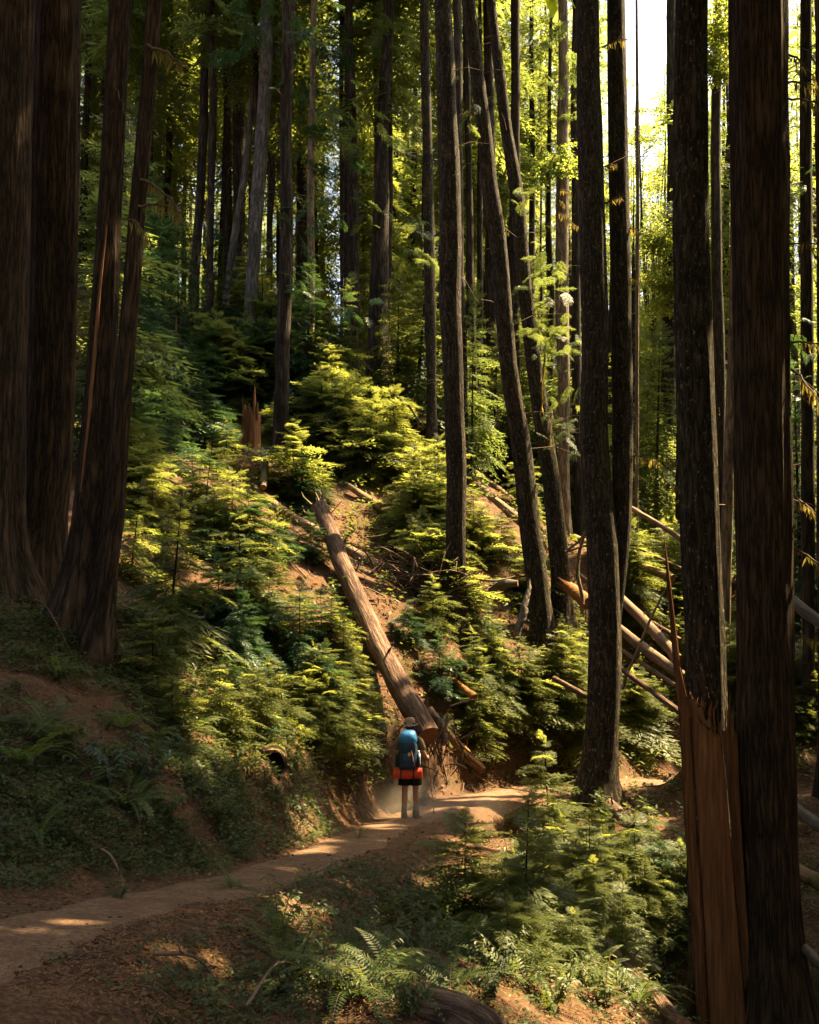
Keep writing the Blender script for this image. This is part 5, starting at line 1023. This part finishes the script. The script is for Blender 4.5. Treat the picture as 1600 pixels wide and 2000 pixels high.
def shrub(px, py, s, label, mat='shrubleaf', group=None, i=None):
    p = hit(px, py); p[2] = gz(p[0], p[1])-.02; i = int(R.integers(0, 3)) if i is None else i
    o = empty('leafy_shrub', p, label, 'shrub', group); o.scale = (s, s, s); o.rotation_euler = (0, 0, R.random()*6)
    if i not in SPM: SPM[i] = SHP[i][0].mesh("leaves", M[mat], False)
    paint(link('leaves', SPM[i], o), mat); link("stems", SHP[i][1], o)
for px, py, s, lb, mt in [(215, 1540, 1.15, 'large-leaved shrub drooping from the dark bank on the left', 'teal'), (290, 1530, .9, 'second large-leaved shrub on the dark bank, right of the drooping one', 'teal'), (545, 1835, .85, 'yellow-leaved shrub catching sun below the trail', 'shrubleaf'), (585, 1900, .7, 'leafy shrub under the yellow-leaved one, half in shade', 'shrubleaf'), (1175, 1760, 1.0, 'glossy-leaved shrub below the forked tree with pale lit leaves', 'shrubleaf'), (1120, 1720, .9, 'glossy shrub left of the pale-leaved one below the forked tree', 'shrubleaf'), (700, 1960, .6, 'broad-leaved plant at the bottom edge beside the sword fern', 'shrubleaf'), (230, 1760, .3, 'small leafy sprout on the shaded bank above the trail', 'ground_leaf'), (665, 1075, 1.3, 'bright leafy shrub against the right side of the long log', 'shrubleaf'), (980, 880, 2.0, 'yellow leafy bush glowing behind the leaning pair of trunks', 'maple'), (1000, 1700, .8, 'leafy shrub deep in the shade under the largest lower sapling', 'ground_leaf')]: shrub(px, py, s, lb, mt)
for k in range(60):
    z = [(0, 1330, 450, 1640), (850, 1400, 1120, 1520), (1000, 1700, 1320, 1980), (560, 1820, 1000, 1990), (680, 980, 880, 1150), (480, 1250, 700, 1480)][k % 6]
    px, py = rg.uniform(z[0], z[2]), rg.uniform(z[1], z[3])
    if abs(px-800) < 60 and 1380 < py < 1650: continue
    if near_log(px, py): continue
    ss = rg.uniform(.35, .75); shrub(px, py, ss, size_word(ss, .47, .62)+[' bright', ' dull'][k % 2]+' leafy shrub '+where(px, py), ['shrubleaf', 'ground_leaf'][k % 2], 'small leafy shrubs on the slope')

# ------------------------------------------------------------------ ground cover, litter, twigs
def pixel_ground(zone, n, seed):
    rg = np.random.default_rng(seed); out = []
    dr0 = np.stack([rg.uniform(zone[0], zone[2], n), rg.uniform(zone[1], zone[3], n)], -1)
    D = FWD + ((dr0[:, :1]-800)/FPX)*RT - ((dr0[:, 1:]-1000)/FPX)*UP
    t = np.full(n, 2.5); hitm = np.zeros(n, bool)
    for _ in range(420):
        P = CAM+D*t[:, None]; b = P[:, 2] < gz(P[:, 0], P[:, 1]); hitm |= b; t = np.where(hitm, t, t*1.011)
    P = CAM+D*t[:, None]; P[:, :2] += rg.normal(size=(n, 2))*.15; P = P[hitm & (t < 60)]; P[:, 2] = gz(P[:, 0], P[:, 1]); return P
def off_trail(P, m=.42):
    d = np.sqrt(((P[:, None, :2]-TRD[None, ::3, :2])**2).sum(-1)).min(1); return P[d > m+.25*np.clip((7-P[:, 1])/5, 0, 1)]
def scatter_plants(zones, mat, name, label, kind, leaf, nl, hgt, seed):
    out = []; rg = np.random.default_rng(seed)
    P = off_trail(np.concatenate([pixel_ground(z[:4], z[4], seed+i) for i, z in enumerate(zones)])); q_ = proj(P); P = P[~near_log(q_[0], q_[1])]; P = P[fbm(P[:, 0]*.9, P[:, 1]*.9, 0, seed, 2) > .40+.18*rg.random(len(P))-.09]; P = P[((P-hit(532, 1490))**2).sum(1) > .16]; m = len(P)
    sc = np.clip(P[:, 1]/10, .8, 2.2)
    for k in range(nl):
        az = rg.random(m)*6.28; u = rg.random(m)
        b = P+np.stack([np.cos(az)*.10*u*sc, np.sin(az)*.10*u*sc, hgt*(.25+rg.random(m))*sc], -1)
        d = norm(np.stack([np.cos(az), np.sin(az), rg.normal(size=m)*.35], -1)); s = norm(np.cross(d, [0, 0, 1])+rg.normal(size=(m, 3))*.35); L = leaf*(.5+.9*rg.random(m))*sc
        out.append(kite(b, d, s, L, L*.55))
    tag(MB().kites(np.concatenate(out)).obj(name, M[mat], smooth=False), label, kind='stuff')
scatter_plants([(-60, 1180, 480, 1720, 4200), (300, 1480, 720, 1660, 900)], 'ground_leaf', 'ground_cover', 'low green plants carpeting the shaded bank on the left', 'stuff', .045, 14, .07, 71)
scatter_plants([(250, 640, 900, 1300, 1500), (420, 1250, 780, 1520, 900), (830, 900, 1340, 1540, 1500), (1200, 1000, 1600, 1700, 800)], 'shrubleaf', 'undergrowth', 'low leafy undergrowth between the saplings on the slope', 'stuff', .055, 12, .10, 72)
scatter_plants([(560, 1700, 1340, 2000, 2300), (1540, 1700, 1600, 2000, 150), (250, 1900, 600, 2000, 200)], 'ground_leaf', 'ground_cover', 'low green plants below the trail in the lower thicket', 'stuff', .045, 12, .07, 73)
def litter(zones, n_mat, name, label, seed, size):
    rg = np.random.default_rng(seed); P = np.concatenate([pixel_ground(z[:4], z[4], seed+i) for i, z in enumerate(zones)]); P = np.concatenate([off_trail(P[:int(len(P)*.93)], .34), P[int(len(P)*.93):]]); m = len(P)
    az = rg.random(m)*6.28; d = norm(np.stack([np.cos(az), np.sin(az), rg.normal(size=m)*.3], -1)); s = norm(np.cross(d, [0, 0, 1])+rg.normal(size=(m, 3))*.4); sc = np.clip(P[:, 1]/9, .6, 2.2)
    L = size*(.3+1.1*rg.random(m)**2)*sc; tag(MB().kites(kite(P+[0, 0, .015]-d*(L*.5)[:, None], d, s, L, L*rg.uniform(.12, .6, m))).obj(name, M[n_mat], smooth=False), label, kind='stuff')
litter([(0, 1150, 760, 1720, 9000), (150, 1760, 1000, 2000, 20000), (560, 950, 1340, 1560, 8000), (800, 1600, 1340, 2000, 6000), (1540, 1400, 1600, 2000, 800)], 'dry', 'leaf_litter', 'dry brown leaves and needles scattered on the forest floor', 81, .06)
def sticks(zones, name, label, seed, ln, rd):
    rg = np.random.default_rng(seed); P = off_trail(np.concatenate([pixel_ground(z[:4], z[4], seed+i) for i, z in enumerate(zones)]), .38); b = MB()
    for p in P:
        sc = min(2.4, max(.7, p[1]/9)); l = ln*(.3+1.2*rg.random()**1.5)*sc; a = rg.random()*6.28; d = np.array([math.cos(a), math.sin(a), 0])
        q = np.array([p-d*l*.5, p+rg.normal(size=3)*[.12, .12, .02]*l, p+d*l*.5]); q[:, 2] = gz(q[:, 0], q[:, 1])+.01+np.abs(rg.normal(size=3))*.05*l+[0, .02, 0]
        tube(spline(q, 5), np.array([1, .9, .8, .6, .3])*rd*(.4+rg.random())*sc, 4, mb=b, cap0=False, cap1=False)
    tag(b.obj(name, M['twig']), label, kind='stuff')
sticks([(180, 1800, 760, 2000, 300), (560, 1660, 1330, 2000, 300), (0, 1180, 500, 1700, 160), (500, 900, 1340, 1560, 420), (1210, 1050, 1600, 1700, 220)], 'twigs', 'dead twigs and sticks littering the forest floor', 91, .26, .0055)
for (a, b, w_, lb) in [((192, 1668), (246, 1742), .018, 'thin bare stick leaning on the shaded bank above the trail'), ((60, 1180), (150, 1300), .014, 'dry stick poking from the bank under the big left trunks'), ((480, 1985), (590, 1900), .012, 'curved dead twig on the brown litter at the bottom'), ((300, 1880), (430, 1935), .014, 'dead branch lying along the brown litter left of the leafy shrubs')]:
    p0, p1 = hit(*a), hit(*b); c = (p0+p1)/2+[0, 0, .06]; L_ = np.linalg.norm(p1-p0); rt_ = empty('fallen_branch', c, lb, 'branch')
    Pq = spline(np.array([p0+[0, 0, .05], c+R.normal(size=3)*.06*L_+[0, 0, .05*L_], p1+[0, 0, .03]]), 10)-c
    tube(Pq, np.linspace(w_, w_*.35, 10), 7, relief=.12, seed=int(a[0])).obj('stem', M['twig'], rt_)
    for q in range(4):
        k = int(R.integers(2, 9)); e = Pq[k]+norm(R.normal(size=3)+[0, 0, .4])*L_*(.08+.14*R.random()); tube(np.array([Pq[k], (Pq[k]+e)/2+R.normal(size=3)*.01, e]), [w_*.45, w_*.3, w_*.15], 5).obj('twig', M['twig'], rt_)
# tangle of dry branches under the long log
rg = np.random.default_rng(44); b = MB(); c0 = hit(785, 1150)+[0, -.2, .2]
for k in range(230):
    c = c0+rg.normal(size=3)*[.75, .4, .36]; a = rg.normal(size=3)*[1, .5, .55]; l = .35+.9*rg.random(); a = norm(a)
    tube(spline(np.array([c-a*l*.5, c+rg.normal(size=3)*.09, c+a*l*.5]), 5), np.array([1, .9, .8, .6, .3])*(.008+.026*rg.random()**2), 4, mb=b, cap0=False, cap1=False)
tag(b.obj('brush_pile', M['twig']), 'tangled heap of dry roots and branches right of the long log', 'brush pile', kind='stuff')
b = MB(); c0 = at(850, 1450, 19.6)
for k in range(60):
    c = c0+rg.normal(size=3)*[.35, .25, .3]; a = norm(rg.normal(size=3)+[.3, -.2, -1.2]); l = .3+.6*rg.random()
    tube(spline(np.array([c-a*l*.5, c+rg.normal(size=3)*.07, c+a*l*.5]), 5), np.array([1, .9, .8, .6, .3])*(.006+.02*rg.random()), 4, mb=b, cap0=False, cap1=False)
tag(b.obj('root_tangle', M['twig']), 'dark roots dangling under the sawn end of the long log', 'roots', kind='stuff')
# chips and stones on the trail
def pebble_mesh(seed):
    rg = np.random.default_rng(seed); P = np.array([[0, 0, -.5], [0, 0, -.2], [0, 0, .15], [0, 0, .4]]); b = tube(P, [.45, .62, .6, .3], 8, cap0=True); b.V = [v*(1+rg.normal(size=(len(v), 1))*.08)*[1, .7, .55] for v in b.V]; return b
P = np.concatenate([pixel_ground((0, 1740, 520, 1960), 500, 5), pixel_ground((450, 1560, 1330, 1780), 420, 6)]); d = np.sqrt(((P[:, None, :2]-TRD[None, ::3, :2])**2).sum(-1)).min(1); P = P[d < .75]; b = MB(); pm = [pebble_mesh(i) for i in range(3)]
for p in P:
    q = pm[int(rg.integers(0, 3))]; s = .012+.035*rg.random()**3; a = rg.random()*6.28
    V = np.concatenate(q.V); V = rot_z(V, a)*s*np.clip(p[1]/9, .7, 1.6)+p+[0, 0, .012]; b.add(V, np.concatenate(q.Q), np.concatenate(q.T))
tag(b.obj('pebbles', M['soil']), 'small clods and pebbles lying on the dirt trail', kind='stuff')
for (px, py, a, l) in [(372, 1885, .6, .10), (455, 1935, 1.3, .11), (385, 1885, 2.2, .06)]:
    p = hit(px, py); o = tube(np.array([[-l/2, 0, 0], [l/2, 0, .012]]), [.022, .018], 5, relief=.1, seed=3).obj('wood_chip', M['wood_orange'], None, p+[0, 0, .02]); o.rotation_euler = (0.2, .1, a); o.scale = (1, 1, .45)
    tag(o, {372: 'orange wood chip lying on the dark soil edge', 455: 'larger pale wood chip nearest the bottom of the soil edge', 385: 'tiny wood chip touching the orange one'}[px], 'wood chip')


# ------------------------------------------------------------------ dust over the trail
def dust():
    c = HB+[-.1, .2, .2]; n = 16; a = np.linspace(0, PI, n); o = tube(np.stack([0*a, 0*a, -np.cos(a)], -1), np.sin(a)+1e-3, 24, cap0=False, cap1=False).obj('dust', [], None, c); o.scale = (2.0, 1.6, .42)
    m = bpy.data.materials.new('trail_dust'); m.use_nodes = True; t = m.node_tree; t.nodes.remove(t.nodes['Principled BSDF'])
    v = N(t, 'ShaderNodeVolumePrincipled'); v.inputs['Color'].default_value = (1, .86, .68, 1); v.inputs['Anisotropy'].default_value = .3
    tc = N(t, 'ShaderNodeTexCoord'); gr = N(t, 'ShaderNodeTexGradient', gradient_type='SPHERICAL'); t.links.new(tc.outputs['Object'], gr.inputs['Vector'])
    nz = noise(t, tc.outputs['Object'], 2.2, 3); mu = N(t, 'ShaderNodeMath', operation='MULTIPLY'); t.links.new(gr.outputs['Fac'], mu.inputs[0]); t.links.new(nz, mu.inputs[1])
    m2 = N(t, 'ShaderNodeMath', operation='MULTIPLY'); t.links.new(mu.outputs[0], m2.inputs[0]); m2.inputs[1].default_value = .6; t.links.new(m2.outputs[0], v.inputs['Density'])
    t.links.new(v.outputs[0], t.nodes['Material Output'].inputs['Volume']); o.data.materials.append(m); tag(o, 'pale dust hanging over the trail around the boots of the hiker', kind='stuff')
dust()
# ------------------------------------------------------------------ tell equal neighbours apart in their wording
same = {}
bpy.context.view_layer.update()
for o in bpy.data.objects:
    if o.parent is None and o.get('label') and o.get('group') and 'viewpoint' not in o['label'] and 'past the right' not in o['label']: same.setdefault(o['label'], []).append(o)
ORD = ['leftmost', 'second from left', 'third from left', 'fourth from left', 'fifth from left', 'sixth from left', 'seventh from left', 'eighth from left', 'ninth from left']
for lb, os_ in same.items():
    if len(os_) < 2: continue
    os_.sort(key=lambda o: float(proj(np.array([o.location]))[0][0]))
    for k, o in enumerate(os_):
        wd = (['left one', 'right one'] if len(os_) == 2 else ORD)[min(k, 8)]
        if len((lb+' '+wd).split()) <= 16: o['label'] = lb+', '+wd
